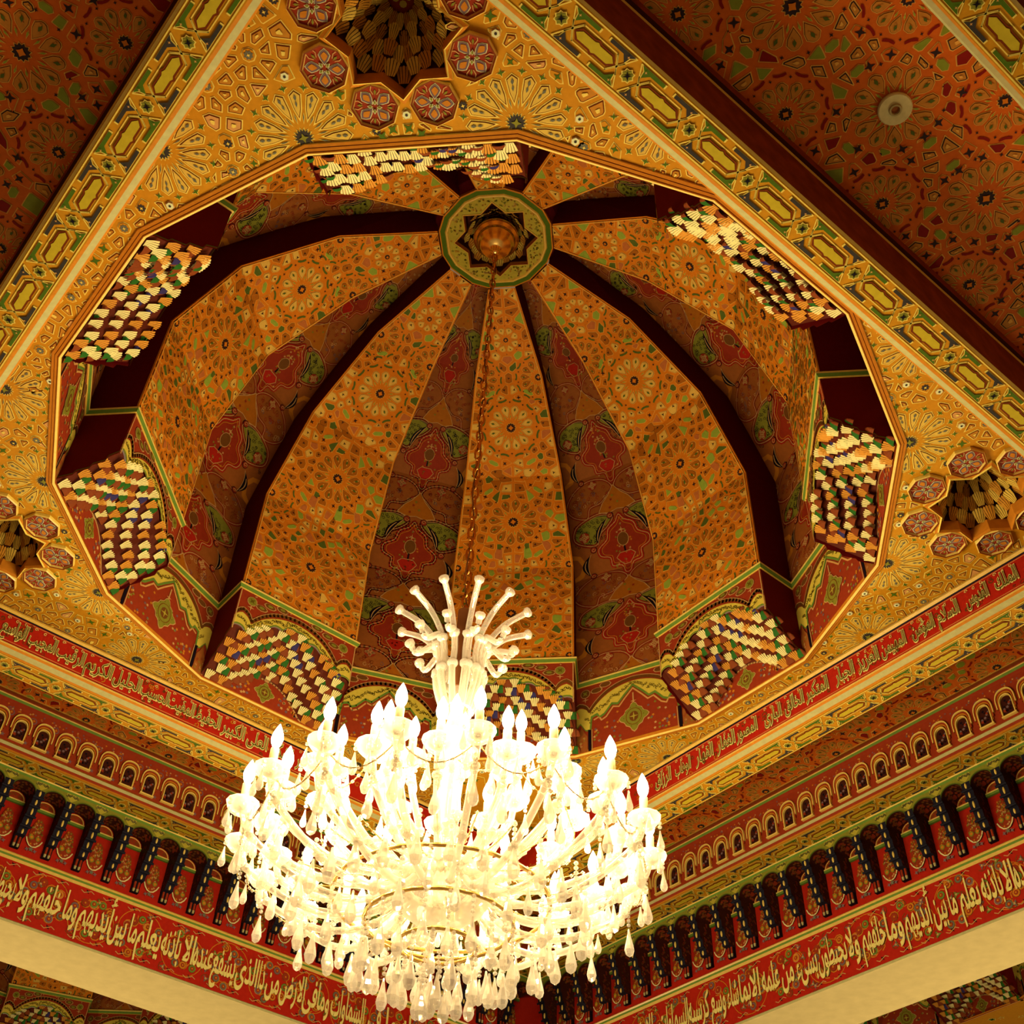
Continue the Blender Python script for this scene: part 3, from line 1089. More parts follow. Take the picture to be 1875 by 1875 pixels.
def paint_red(sf, vs, period=0.355):
    W_ = lambda v: float(np.interp(v, vs, RCW))
    nu = int(vs[-1] / period) + 2

    def put(pts, mat, layer, b):
        sf.put([(s * W_(b + v * period), b + v * period) for s, v in pts], mat, layer)

    def stroke(pts, w, mat, layer, b, closed=False):
        sf.stroke([(s * W_(b + v * period), b + v * period) for s, v in pts], w, mat, layer, closed)

    for k in range(nu):
        b = k * period - 0.05
        wl = W_(b + 0.5 * period) / 0.2
        if wl < 0.26:
            continue
        f = max(0.45, wl)
        # ground: rosy lobes low, olive lobes high
        for s in (-1, 1):
            lobe = [(s * x, v) for x, v in ((0.02, 0.30), (0.18, 0.40), (0.50, 0.43), (0.80, 0.36), (0.98, 0.22), (0.86, 0.10), (0.60, 0.04), (0.52, 0.14), (0.30, 0.16), (0.16, 0.22))]
            lobe = smooth(lobe)
            put(lobe, 'pinkbrown', 1, b)
            stroke(lobe, 0.012 * f, 'gorered', 2, b, True)
            stroke(lobe, 0.0028 * f, 'creamline', 3, b, True)
            oliv = [(s * x, v) for x, v in ((0.12, 0.98), (0.30, 1.05), (0.58, 1.04), (0.84, 0.98), (0.90, 0.86), (0.74, 0.78), (0.50, 0.74), (0.40, 0.84), (0.24, 0.90))]
            oliv = smooth(oliv)
            put(oliv, 'olive', 1, b)
            stroke(oliv, 0.013 * f, 'gorered', 2, b, True)
            stroke(oliv, 0.0026 * f, 'creamline', 3, b, True)
            side = [(s * x, v) for x, v in ((1.0, 0.42), (0.80, 0.46), (0.70, 0.56), (0.82, 0.68), (1.0, 0.72))]
            put(side, 'orange', 1, b)
            put([(s * 1.0, 0.46), (s * 0.86, 0.50), (s * 0.80, 0.57), (s * 0.88, 0.65), (s * 1.0, 0.67)], 'pinkbrown', 2, b)
            for i in range(46):
                x_, v_ = s * rng.uniform(0.16, 0.96), rng.uniform(0.12, 0.36)
                curl(sf, x_ * W_(b + v_ * period), b + v_ * period, 0.0085 * f, 1 if i % 2 else -1, ('gorered', 'brown_line', 'mauve', 'gorered', 'creamline')[i % 5], 0.0019, 2, i)
                x_, v_ = s * rng.uniform(0.28, 0.9), rng.uniform(0.76, 1.0)
                curl(sf, x_ * W_(b + v_ * period), b + v_ * period, 0.006 * f, 1 if i % 2 else -1, 'black', 0.0016, 2, i * 2)
            # black and cream comma leaves
            for (x0, v0, x1, v1, x2, v2) in ((0.20, 0.99, 0.42, 0.90, 0.46, 0.74), (0.62, 0.66, 0.80, 0.56, 0.66, 0.44), (0.55, 0.02, 0.34, 0.06, 0.12, -0.02)):
                leaf = []
                for i in range(9):
                    t = i / 8
                    x_ = (1 - t) ** 2 * x0 + 2 * t * (1 - t) * x1 + t * t * x2
                    v_ = (1 - t) ** 2 * v0 + 2 * t * (1 - t) * v1 + t * t * v2
                    leaf.append((s * x_, v_, t))
                poly = [(x_ + s * 0.085 * sin(pi * t), v_) for x_, v_, t in leaf] + [(x_ - s * 0.02 * sin(pi * t), v_) for x_, v_, t in leaf[::-1]]
                put(poly, 'black', 4, b)
                put([(x_ + s * 0.045 * sin(pi * t), v_) for x_, v_, t in leaf[2:-1]] + [(x_ + s * 0.025 * sin(pi * t), v_) for x_, v_, t in leaf[2:-1][::-1]], 'creamline', 5, b)
                stroke([(x_ - s * 0.03 * sin(pi * t), v_) for x_, v_, t in leaf], 0.0022 * f, 'creamline', 5, b)
            for (x_, v_) in ((0.56, 0.70), (0.16, 1.0), (0.62, 0.43)):
                u_, w_ = s * x_ * W_(b + v_ * period), b + v_ * period
                sf.put(ngon(u_, w_, 10, 0.0125 * f), 'black', 5)
                sf.put(ngon(u_, w_, 10, 0.0105 * f), 'gorered', 6)
                curl(sf, u_, w_, 0.008 * f, s, 'creamline', 0.002, 7)
            knot(sf, s * 0.40 * W_(b + 0.36 * period), b + 0.37 * period, 0.0105 * f, 6)
            knot(sf, s * 0.70 * W_(b + 0.83 * period), b + 0.85 * period, 0.0105 * f, 6)
        # pointed red arch between the lobes
        L = [(0.0, 0.985), (0.08, 0.92), (0.24, 0.86), (0.29, 0.76), (0.46, 0.69), (0.44, 0.61), (0.28, 0.57), (0.26, 0.48), (0.10, 0.46), (0.05, 0.37), (0.0, 0.35)]
        arch = [(x, v) for x, v in L] + [(-x, v) for x, v in L[::-1][1:-1]]
        arch = smooth(arch, 3)
        put(arch, 'gorered', 4, b)
        stroke(arch, 0.012 * f, 'red', 5, b, True)
        stroke(arch, 0.0028 * f, 'creamline', 6, b, True)
        stroke([(x * 0.86, 0.66 + (v - 0.66) * 0.86) for x, v in arch], 0.002 * f, 'orange', 6, b, True)
        c_v = b + 0.72 * period
        sf.put(ngon(0, c_v, 14, 0.026 * f, 0, 0.8), 'creamline', 6)
        sf.put(ngon(0, c_v, 14, 0.0235 * f, 0, 0.8), 'brown', 7)
        sf.put(star(0, c_v + 0.034 * f, 4, 0.014 * f, 0.003 * f, pi / 2), 'creamline', 6)
        sf.stroke([(0, c_v - 0.026 * f), (0, c_v - 0.045 * f)], 0.006 * f, 'black', 6)
        vase = [(0.10, 0.585), (0.17, 0.545), (0.10, 0.49), (0.05, 0.46)]
        vp = vase + [(-x, v) for x, v in vase[::-1]]
        put(vp, 'red', 6, b)
        stroke(vp, 0.0022 * f, 'creamline', 7, b, True)
        # orange kite
        kt = [(0.0, 0.31), (0.12, 0.22), (0.26, 0.15), (0.36, 0.06), (0.16, 0.03), (0.0, 0.05)]
        kp = kt + [(-x, v) for x, v in kt[::-1][1:-1]]
        put(kp, 'dcell', 3, b)
        stroke(kp, 0.0028 * f, 'creamline', 4, b, True)
        for i in range(5):
            sf.put(star(rng.uniform(-0.03, 0.03) * f, b + (0.08 + 0.04 * i) * period, 5, 0.007 * f, 0.003 * f, i), 'olive' if i % 2 else 'gorered', 5)
        for i in range(40):
            v_ = rng.uniform(0.45, 0.95)
            sf.put(star(rng.uniform(-0.3, 0.3) * W_(b + v_ * period) * (1.2 - v_), b + v_ * period, 4, 0.005 * f, 0.002, i), ('orange', 'olive', 'creamline')[i % 3], 6)


def make_recess(name):
    root = empty(name, (0, 0, 0))
    mb = MB()
    sf, vs = gore_surface(mb, RC, RCW, 'pinkbrown')
    paint_red(sf, vs)
    tag(mb.build('painted_face', root), 'red curved face painted with arabesques and knots')
    mb = MB()
    moulding(mb, [(-0.1951, 0.0), (0.1951, 0.0)], GREEN_MOULD)
    tag(mb.build('moulding', root), 'green and gold moulding')
    mb = MB()
    fn = lambda u, v, h: (u, -h, v)
    mb.poly([fn(-0.1951, -0.004, 0), fn(0.1951, -0.004, 0), fn(0.1951, 0.249, 0), fn(-0.1951, 0.249, 0)], 'redpanel')
    sf = Surf(mb, [([(1, 0, 0.195), (-1, 0, 0.195), (0, -1, 0.004)], fn)])
    ao = arch_outer()
    zo = lambda x: float(np.interp(x, [p[0] for p in ao], [p[1] for p in ao]))
    inl = [(-0.2, 0.075), (-0.176, 0.105), (-0.158, 0.075), (-0.142, 0.075), (-0.138, 0.118), (-0.120, 0.124), (-0.112, 0.110), (-0.095, 0.118), (-0.070, 0.148), (-0.05, 0.142), (-0.03, 0.165), (0.0, 0.196)]
    inp = inl + [(-x, z) for x, z in inl[::-1][1:]]
    zi = lambda x: float(np.interp(x, [p[0] for p in inp], [p[1] for p in inp]))
    N = 96
    for i in range(N):
        x0, x1 = -0.196 + 0.392 * i / N, -0.196 + 0.392 * (i + 1) / N
        sf.put([(x0, zi(x0)), (x1, zi(x1)), (x1, max(zi(x1), zo(x1) - 0.010)), (x0, max(zi(x0), zo(x0) - 0.010))], 'yellow', 1)
        sf.put([(x0, zi(x0)), (x1, zi(x1)), (x1, zi(x1) - 0.005), (x0, zi(x0) - 0.005)], 'greenpaint', 2)
    sf.stroke(inp[3:-3], 0.006, 'greenpaint', 3)
    sf.stroke([(x * 0.94, z - 0.013) for x, z in inp[4:-4]], 0.005, 'pink', 3)
    sf.stroke(ao, 0.0115, 'brown', 2)
    sf.stroke([(x, z + 0.006) for x, z in ao], 0.0022, 'creamline', 3)
    arabesque(sf, zi, lambda x: zo(x) - 0.008, (-0.16, 0.16), 64, 'arabesque', 3)
    cartouche(sf, 0.0, 0.078, 0.040, 0.044, 3)
    sf.stroke([(0, 0.13), (0, 0.165)], 0.004, 'creamline', 3)
    for s in (-1, 1):
        sf.put([(s * 0.140, -0.004), (s * 0.150, -0.004), (s * 0.150, 0.074), (s * 0.140, 0.07)], 'black', 4)
        sf.stroke([(s * 0.137, -0.004), (s * 0.137, 0.07)], 0.0025, 'creamline', 5)
        nic = [(s * 0.152, -0.004), (s * 0.152, 0.05), (s * 0.162, 0.066), (s * 0.170, 0.092), (s * 0.180, 0.066), (s * 0.190, 0.05), (s * 0.190, -0.004)]
        sf.put(nic, 'pinkbrown', 4)
        for k in range(10):
            curl(sf, s * rng.uniform(0.156, 0.186), rng.uniform(0.003, 0.052), 0.004, 1, ('olive', 'gorered', 'creamline')[k % 3], 0.0014, 5, k)
        sf.stroke([(s * 0.193, 0.0), (s * 0.193, 0.24)], 0.0025, 'creamline', 5)
        cx = s * 0.158
        sf.put(ngon(cx, 0.209, 12, 0.0165), 'creamline', 3)
        sf.put(ngon(cx, 0.209, 12, 0.0145), 'brown', 4)
        sf.put(star(cx, 0.209, 4, 0.011, 0.004, pi / 4), 'olive', 5)
        sf.put(star(cx, 0.186, 4, 0.012, 0.003, pi / 2), 'creamline', 3)
        for u, v in ((0.09, 0.226), (0.12, 0.212)):
            sf.put(ngon(s * u, v, 8, 0.011, 0, 1.9), 'creamline', 3)
            sf.put(ngon(s * u, v, 8, 0.0092, 0, 1.9), 'brown', 4)
        for k in range(26):
            x = s * rng.uniform(0.045, 0.13)
            zz = rng.uniform(0.004, max(0.02, zi(x) - 0.03))
            sf.put(star(x, zz, 5, 0.0055, 0.0025, k), ('mauve', 'orange', 'olive', 'creamline')[k % 4], 2)
    tag(mb.build('base_panel', root), 'red base panel with yellow arch and green cartouche')
    return root


def place_bay(o, a, cx=0.0, cy_=0.0, zoff=0.0):
    """a: bearing of the bay measured from the near side towards the right"""
    d = (sin(a * D), -cos(a * D))
    o.location = W3(cx + d[0] * AP, cy_ + d[1] * AP, zoff)
    o.rotation_euler = (0, 0, (180 + a) * D)
    return o


raised0 = make_raised('dome_rib')
recess0 = make_recess('dome_recess')
remember()
RAISED = {
    180: 'raised orange dome panel behind the hanging chain, on the far side',
    0: 'raised orange dome panel nearest the viewer, mostly hidden by the ceiling edge, white fans below',
    45: 'raised orange dome panel over the upper right ceiling edge, fans in a diagonal row',
    90: 'raised orange dome panel at the far right of the dome, turned edge-on',
    135: 'raised orange dome panel lower right of the medallion, over the right inscription band',
    -135: 'raised orange dome panel lower left of the medallion, left of the chandelier',
    -90: 'raised orange dome panel at the far left of the dome, turned edge-on',
    -45: 'raised orange dome panel over the upper left ceiling edge, fans in a diagonal row',
}
RECESS = {
    157.5: 'recessed red arabesque dome strip just right of the hanging chain',
    -157.5: 'recessed red arabesque dome strip just left of the hanging chain',
    112.5: 'recessed red arabesque dome strip at the right, between the two right-hand orange panels',
    -112.5: 'recessed red arabesque dome strip at the left, between the two left-hand orange panels',
    67.5: 'recessed red arabesque dome strip beside the far right ceiling edge, almost edge-on',
    -67.5: 'recessed red arabesque dome strip by the far left ceiling edge, under the diagonal fans',
    22.5: 'recessed red arabesque dome strip right of the nearest orange panel, mostly hidden',
    -22.5: 'recessed red arabesque dome strip left of the nearest orange panel, mostly hidden',
}
first = True
for a, lab in RAISED.items():
    o = raised0 if first else copy_tree(raised0)
    first = False
    tag(place_bay(o, a), lab, 'dome panel', 'raised orange panels of the dome')
first = True
for a, lab in RECESS.items():
    o = recess0 if first else copy_tree(recess0)
    first = False
    tag(place_bay(o, a), lab, 'dome panel', 'recessed red panels of the dome')


# ------------------------------------------------------------------ medallion at the top of the dome
def make_medallion():
    root = empty('dome_medallion', (0, 0, 1.2985), 0, 'green-ringed gold medallion with star recess at the top of the dome', 'medallion')

    def rimpts(r, z):
        res = []
        for k in range(8):
            for s in (-1, 1):
                a = (45 * k + s * 13.87 - 90) * D
                res.append((r * cos(a), r * sin(a), z))
        return res
    mb = MB()
    mb.grid([rimpts(0.1855, 0.012), rimpts(0.1855, -0.003), rimpts(0.181, -0.004)], 'orange', True, False)
    mb.grid([rimpts(0.181, -0.004), rimpts(0.166, -0.004)], 'green', True, False)
    tag(mb.build('green_ring', root), 'green painted outer ring')
    mb = MB()
    mb.grid([rimpts(0.166, -0.004), rimpts(0.163, -0.008), rimpts(0.158, -0.008), rimpts(0.155, -0.004)], 'gold', True, False)
    tag(mb.build('gold_edge', root))
    mb = MB()
    outer = [(p[0], p[1]) for p in rimpts(0.158, 0)]
    hole = star(0, 0, 8, 0.134, 0.1025, -90 * D)
    flat_with_holes(mb, outer, [hole], -0.004, 'medallion')
    sf = Surf(mb, [([], lambda u, v, h: (u, v, -0.004 - h))])
    for i in range(420):
        r, a = rng.uniform(0.1, 0.152), rng.uniform(0, 2 * pi)
        k = int((a + 90 * D) / (pi / 4) + 0.5)
        da = abs((a + 90 * D) - k * pi / 4)
        if r < 0.142 - da * 0.085:
            continue
        curl(sf, r * cos(a), r * sin(a), rng.uniform(0.002, 0.0045), 1, ('olive', 'arabesque', 'orange', 'olive', 'pink')[i % 5], 0.0017, 1, i)
    tag(mb.build('painted_field', root), 'gold field with fine scrolls')
    mb = MB()
    for (fa, za), (fb, zb), m_ in (((1.03, -0.006), (1.0, -0.008), 'gold'), ((1.0, -0.008), (0.97, -0.004), 'brown_line'), ((0.97, -0.004), (0.95, 0.03), 'orange')):
        mb.grid([[(p[0] * fa, p[1] * fa, za) for p in hole], [(p[0] * fb, p[1] * fb, zb) for p in hole]], m_, True, False)
    tag(mb.build('star_frame', root))
    for ti, (f, z) in enumerate(((0.90, 0.018), (0.72, 0.042), (0.54, 0.064))):
        mb = MB()
        nxt = f - 0.18
        mb.grid([[(p[0] * (f + 0.06), p[1] * (f + 0.06), z - 0.012) for p in hole], [(p[0] * (f + 0.02), p[1] * (f + 0.02), z + 0.016) for p in hole], [(p[0] * nxt, p[1] * nxt, z + 0.016) for p in hole]], 'darkbrown', True, False)
        for k in range(24):
            a = k * pi / 12 + ti * pi / 24
            r = 0.104 * f * (1.0 if k % 3 else 1.10)
            Y = Vector((-cos(a), -sin(a), 0))
            X = Vector((-sin(a), cos(a), 0))
            fan(mb, (r * cos(a), r * sin(a), z), X, Y, Vector((0, 0, 1)), 0.030 * f + 0.006, 0.026, 0.016, 'fan_o' if k % 2 else 'petal_y', 4)
        mb.build('muqarnas_tier', root)
    mb = MB()
    mb.poly([(p[0] * 0.5, p[1] * 0.5, 0.08) for p in hole], 'darkbrown')
    mb.build('recess_cap', root)
    mb = MB()
    mb.lathe([(0.0, 0.1325), (0.215, 0.1325), (0.20, 0.05), (0.178, 0.002)], 'maroon', n=32, smooth=False)
    tag(mb.build('crown_cap', root), 'dark red cap hidden above the medallion')


make_medallion()


# ------------------------------------------------------------------ star recesses and flower octagons in the ceiling
def make_star_coffer(c, label):
    root = empty('star_coffer', (c[0], c[1], 0), math.atan2(c[1], c[0]), label, 'recess', 'star recesses at the corners of the ceiling')
    hole = star(0, 0, 8, 0.117, 0.0895, 0)
    mb = MB()
    for (fa, za), (fb, zb), m_ in (((1.13, -0.001), (1.12, -0.006), 'strap_line'), ((1.12, -0.006), (1.05, -0.009), 'orange'), ((1.05, -0.009), (1.02, -0.012), 'strap_line'),
                                   ((1.02, -0.012), (0.99, -0.006), 'orange'), ((0.99, -0.006), (0.98, 0.035), 'orange')):
        mb.grid([[(p[0] * fa, p[1] * fa, za) for p in hole], [(p[0] * fb, p[1] * fb, zb) for p in hole]], m_, True, False)
    tag(mb.build('star_frame', root), 'orange moulded star frame')
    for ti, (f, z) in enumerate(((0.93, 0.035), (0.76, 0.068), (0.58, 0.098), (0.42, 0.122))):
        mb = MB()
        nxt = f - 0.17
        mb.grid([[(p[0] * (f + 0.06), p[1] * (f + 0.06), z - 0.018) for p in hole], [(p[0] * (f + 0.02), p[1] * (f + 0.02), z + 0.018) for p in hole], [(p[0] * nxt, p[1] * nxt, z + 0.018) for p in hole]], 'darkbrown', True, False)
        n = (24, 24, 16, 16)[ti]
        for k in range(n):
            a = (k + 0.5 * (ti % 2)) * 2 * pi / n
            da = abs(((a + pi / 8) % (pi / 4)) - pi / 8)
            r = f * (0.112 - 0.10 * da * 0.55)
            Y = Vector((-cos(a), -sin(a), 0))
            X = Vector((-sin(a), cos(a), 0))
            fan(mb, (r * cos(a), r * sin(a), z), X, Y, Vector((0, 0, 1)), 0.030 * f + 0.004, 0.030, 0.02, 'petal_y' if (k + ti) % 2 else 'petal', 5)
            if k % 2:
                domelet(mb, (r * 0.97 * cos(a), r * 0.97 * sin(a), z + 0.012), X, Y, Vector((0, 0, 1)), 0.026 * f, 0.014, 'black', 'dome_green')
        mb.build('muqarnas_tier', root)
    mb = MB()
    cap = star(0, 0, 8, 0.052, 0.04, 0)
    mb.poly([(p[0], p[1], 0.15) for p in cap], 'redpanel')
    sf = Surf(mb, [([], lambda u, v, h: (u, v, 0.15 - h))])
    sf.stroke(scaled(cap, 0.8, (0, 0)), 0.003, 'creamline', 1, True)
    for k in range(4):
        sf.put(ngon(0.012 * cos(k * pi / 2), 0.012 * sin(k * pi / 2), 8, 0.007), 'yellow', 1)
    tag(mb.build('recess_cap', root), 'dark red painted cap')
    return root


def make_octagon():
    root = empty('octagon_panel', (0, 0, 0))
    R = 0.0455
    oc = ngon(0, 0, 8, 1.0, pi / 8)
    mb = MB()
    for (fa, za), (fb, zb), m_ in (((R, -0.0005), (R, -0.008), 'strap_line'), ((R, -0.008), (R * 0.95, -0.011), 'goldlite'), ((R * 0.95, -0.011), (R * 0.88, -0.010), 'brown_line'), ((R * 0.88, -0.010), (R * 0.85, -0.004), 'goldlite')):
        mb.grid([[(p[0] * fa, p[1] * fa, za) for p in oc], [(p[0] * fb, p[1] * fb, zb) for p in oc]], m_, True, False)
    tag(mb.build('octagon_frame', root), 'gold octagonal frame')
    mb = MB()
    mb.poly([(p[0] * R * 0.86, p[1] * R * 0.86, -0.0045) for p in oc], 'redpanel')
    sf = Surf(mb, [([], lambda u, v, h: (u * 1.16, v * 1.16, -0.0045 - h))])
    for k in range(4):
        a = k * pi / 2 + 0.55
        pet = [(0.004, 0), (0.012, -0.006), (0.020, -0.0095), (0.026, -0.006), (0.031, 0), (0.026, 0.006), (0.020, 0.0095), (0.012, 0.006)]
        sf.put(local(0, 0, a, pet), 'white', 1)
        sf.put(scaled(local(0, 0, a, pet), 0.88), 'mauve', 2)
        sf.put(scaled(local(0, 0, a, pet), 0.55), 'orange', 3)
        sf.put(local(0, 0, a + pi / 4, [(0.003, 0), (0.007, -0.0032), (0.012, 0), (0.007, 0.0032)]), 'white', 4)
        sf.put(local(0, 0, a + pi / 4, [(0.004, 0), (0.007, -0.002), (0.0105, 0), (0.007, 0.002)]), 'olive', 5)
        for t in (-1, 1):
            sf.stroke(local(0, 0, a + pi / 4, [(0.020, t * 0.003), (0.026, t * 0.007), (0.033, t * 0.006)]), 0.0014, 'creamline', 2)
        sf.put(local(0, 0, a + pi / 4, [(0.018, 0), (0.024, -0.002), (0.028, 0), (0.024, 0.002)]), 'olive', 2)
    tag(mb.build('painted_flower', root), 'red panel painted with a four-petalled flower')
    return root


oct0 = make_octagon()
remember()
first = True
for c, lab, olab, grp in ((STARS[2], 'dark star-shaped recess with gold fans at the top of the ceiling', 'red flower octagon around the star recess at the top of the ceiling', 'octagons round the top star'),
                          (STARS[0], 'dark star-shaped recess with gold fans at the right corner of the ceiling', 'red flower octagon around the star recess at the right of the ceiling', 'octagons round the right star'),
                          (STARS[1], 'dark star-shaped recess with gold fans cut by the left picture edge', 'red flower octagon around the star recess at the left of the ceiling', 'octagons round the left star')):
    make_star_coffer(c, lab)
    base_a = math.atan2(c[1], c[0])
    for k in range(8):
        a = base_a + (k + 0.5) * pi / 4
        x, y = c[0] + 0.142 * cos(a), c[1] + 0.142 * sin(a)
        if not in_square(x, y, 0.04):
            continue
        if c is STARS[2] and k in (2, 3, 4, 5) and y < -1.27:
            continue
        if c is STARS[1] and x < -1.28:
            continue
        o = oct0 if first else copy_tree(oct0)
        first = False
        o.location = W3(x, y, 0)
        o.rotation_euler = (0, 0, a)
        tag(o, olab, 'panel', grp)


# ------------------------------------------------------------------ frame beams of the dome bay, aisle ceilings
def frame(n, h):
    """plan point from (along h, outward d) for a side of the square"""
    on = n[0] * COFF[0] + n[1] * COFF[1]
    oh = h[0] * COFF[0] + h[1] * COFF[1]
    return lambda hh, d, z: (n[0] * (d + on) + h[0] * (hh + oh), n[1] * (d + on) + h[1] * (hh + oh), z)


neg = lambda v: (-v[0], -v[1])
# h runs to the right as seen from inside the square
SIDES = {'right': (E1, neg(E2)), 'left': (E2, E1), 'near_right': (neg(E2), E1), 'near_left': (neg(E1), neg(E2))}
FR = {k: frame(*v) for k, v in SIDES.items()}


def strapwork(sf, h0, h1, v0, wdt, phase, per=0.1445, k=1.0):
    """band of interlaced cartouches between v0 and v0+wdt"""
    i0 = int((h0 - phase) / per) - 1
    i1 = int((h1 - phase) / per) + 2
    m_ = v0 + wdt / 2
    q = wdt / 0.075
    sf.stroke([(h0, v0 + 0.002), (h1, v0 + 0.002)], 0.0026, 'strap_line', 2)
    sf.stroke([(h0, v0 + wdt - 0.002), (h1, v0 + wdt - 0.002)], 0.0022, 'strap_line', 2)
    for i in range(i0, i1):
        x = phase + i * per                      # flower
        if x < h0 - per or x > h1 + per:
            continue
        sf.starcell(star(x, m_, 8, 0.0135 * q, 0.0105 * q), 'olive', 'strap_line', 0.8, 3)
        sf.put(star(x, m_, 4, 0.0085 * q, 0.0025 * q, pi / 4), 'black', 6)
        c = x + per / 2                          # cartouche
        hx = [(-0.044, 0), (-0.034, -0.0115 * q), (-0.006, -0.0115 * q), (0, -0.0155 * q), (0.006, -0.0115 * q), (0.034, -0.0115 * q), (0.044, 0), (0.034, 0.0115 * q), (0.006, 0.0115 * q), (0, 0.0155 * q), (-0.006, 0.0115 * q), (-0.034, 0.0115 * q)]
        hp = [(c + a, m_ + b) for a, b in hx]
        sf.put(hp, 'brown_line', 3)
        sf.put([(c + a * 0.92, m_ + b * 0.68) for a, b in hx], 'cart', 4)
        for s_, w_ in ((1.10, 0.0016),):
            sf.stroke([(c - 0.049, m_), (c - 0.037, m_ - 0.0165 * q), (c + 0.037, m_ - 0.0165 * q), (c + 0.049, m_), (c + 0.037, m_ + 0.0165 * q), (c - 0.037, m_ + 0.0165 * q)], 0.0018, 'strap_line', 2, True)
        for sx in (-1, 1):
            for sy in (-1, 1):
                # bar that forks beside the flower
                col = 'green' if (sx * sy > 0) else 'navy'
                yb = m_ + sy * 0.0265 * q
                bar = [(x + sx * 0.060, yb + sy * 0.0035), (x + sx * 0.060, yb - sy * 0.003), (x + sx * 0.030, yb - sy * 0.003), (x + sx * 0.019, yb - sy * 0.0145 * q), (x + sx * 0.0165, yb - sy * 0.003), (x + sx * 0.008, yb + sy * 0.004)]
                sf.put(scaled(bar, 1.12), 'strap_line', 2)
                sf.put(bar, col, 3)
                sf.put(star(x + sx * 0.0195, yb - sy * 0.002, 4, 0.0028, 0.001), 'pink', 6)
                # straps crossing beside the flower
                sf.stroke([(x + sx * 0.0235, m_), (x + sx * 0.005, m_ + sy * 0.0305 * q)], 0.0020, 'strap_line', 2)
                sf.stroke([(x + sx * 0.0365, m_ + sy * 0.0165 * q), (x + sx * 0.0165, m_ - sy * 0.0120 * q)], 0.0020, 'strap_line', 2)


ZB = -0.133
ZA = 0.050        # aisle ceiling


def beam(side, label, phase, letters=None):
    P = FR[side]
    mb = MB()
    root = empty('beam', P(0, 1.09, ZB), 0, label, 'beam', kind='structure')
    org = P(0, 1.09, ZB)

    def seg(mb, da, za, db, zb, mat):
        mb.poly([P(-da, da, za), P(da, da, za), P(db, db, zb), P(-db, db, zb)], mat)
    prof = [(1.052, 0.001, 'brown_line'), (1.050, -0.003, 'goldlite'), (1.043, -0.008, 'gold'), (1.041, -0.014, 'gold'), (1.047, -0.019, 'black'), (1.050, -0.022, None)]
    for (da, za, m_), (db, zb, _) in zip(prof, prof[1:]):
        seg(mb, da, za, db, zb, m_)
    prof = [(1.050, -0.1055, 'black'), (1.050, -0.1085, 'gold'), (1.043, -0.112, 'goldlite'), (1.042, -0.118, 'orange'), (1.046, -0.123, 'palegrey'), (1.058, -0.131, 'orange'), (1.064, -0.133, None)]
    for (da, za, m_), (db, zb, _) in zip(prof, prof[1:]):
        seg(mb, da, za, db, zb, m_)
    tag(mb.build('moulding', root, org), 'gold mouldings above and below the band')
    mb = MB()
    seg(mb, 1.050, -0.022, 1.050, -0.1055, 'red')
    sf = Surf(mb, [([], lambda u, v, h: P(u, 1.050 - h, v))])
    sf.stroke([(-1.05, -0.0255), (1.05, -0.0255)], 0.0016, 'pink', 1)
    sf.stroke([(-1.05, -0.1015), (1.05, -0.1015)], 0.0016, 'pink', 1)
    if letters:
        for i in range(150):
            u, v = rng.uniform(-1.04, 1.04), rng.uniform(-0.097, -0.032)
            curl(sf, u, v, rng.uniform(0.004, 0.010), 1 if i % 2 else -1, ('orange', 'redpanel', 'brown')[i % 3], 0.003, 1, i)
    tag(mb.build('inscription_band', root, org), 'red band')
    mb = MB()
    seg(mb, 1.064, ZB, 1.141, ZB, 'strap')
    sf = Surf(mb, [([(1, -1, 0), (-1, -1, 0)], lambda u, v, h: P(u, v, ZB - h))])
    strapwork(sf, -1.14, 1.14, 1.066, 0.074, phase)
    tag(mb.build('soffit', root, org), 'orange strapwork soffit with yellow cartouches')
    mb = MB()
    prof = [(1.141, ZB, 'gold'), (1.146, ZB + 0.003, 'outer_face'), (1.146, 0.020, 'gold'), (1.149, 0.023, 'darkbrown'), (1.155, 0.030, 'outer_face'), (1.158, ZA, None)]
    for (da, za, m_), (db, zb, _) in zip(prof, prof[1:]):
        seg(mb, da, za, db, zb, m_)
    tag(mb.build('outer_face', root, org), 'dark brown outer face')
    return root, org


BEAMS = {}
for sd, lab, ph, let in (('right', 'ceiling beam with red inscription band over the right wall', 0.03, True), ('left', 'ceiling beam with red inscription band over the left wall', 0.06, True),
                         ('near_right', 'ceiling beam with orange strapwork across the upper right', -0.2397 + 0.0065, False), ('near_left', 'ceiling beam with orange strapwork across the upper left', 0.2303 + 0.014, False)):
    BEAMS[sd] = beam(sd, lab, ph, let)


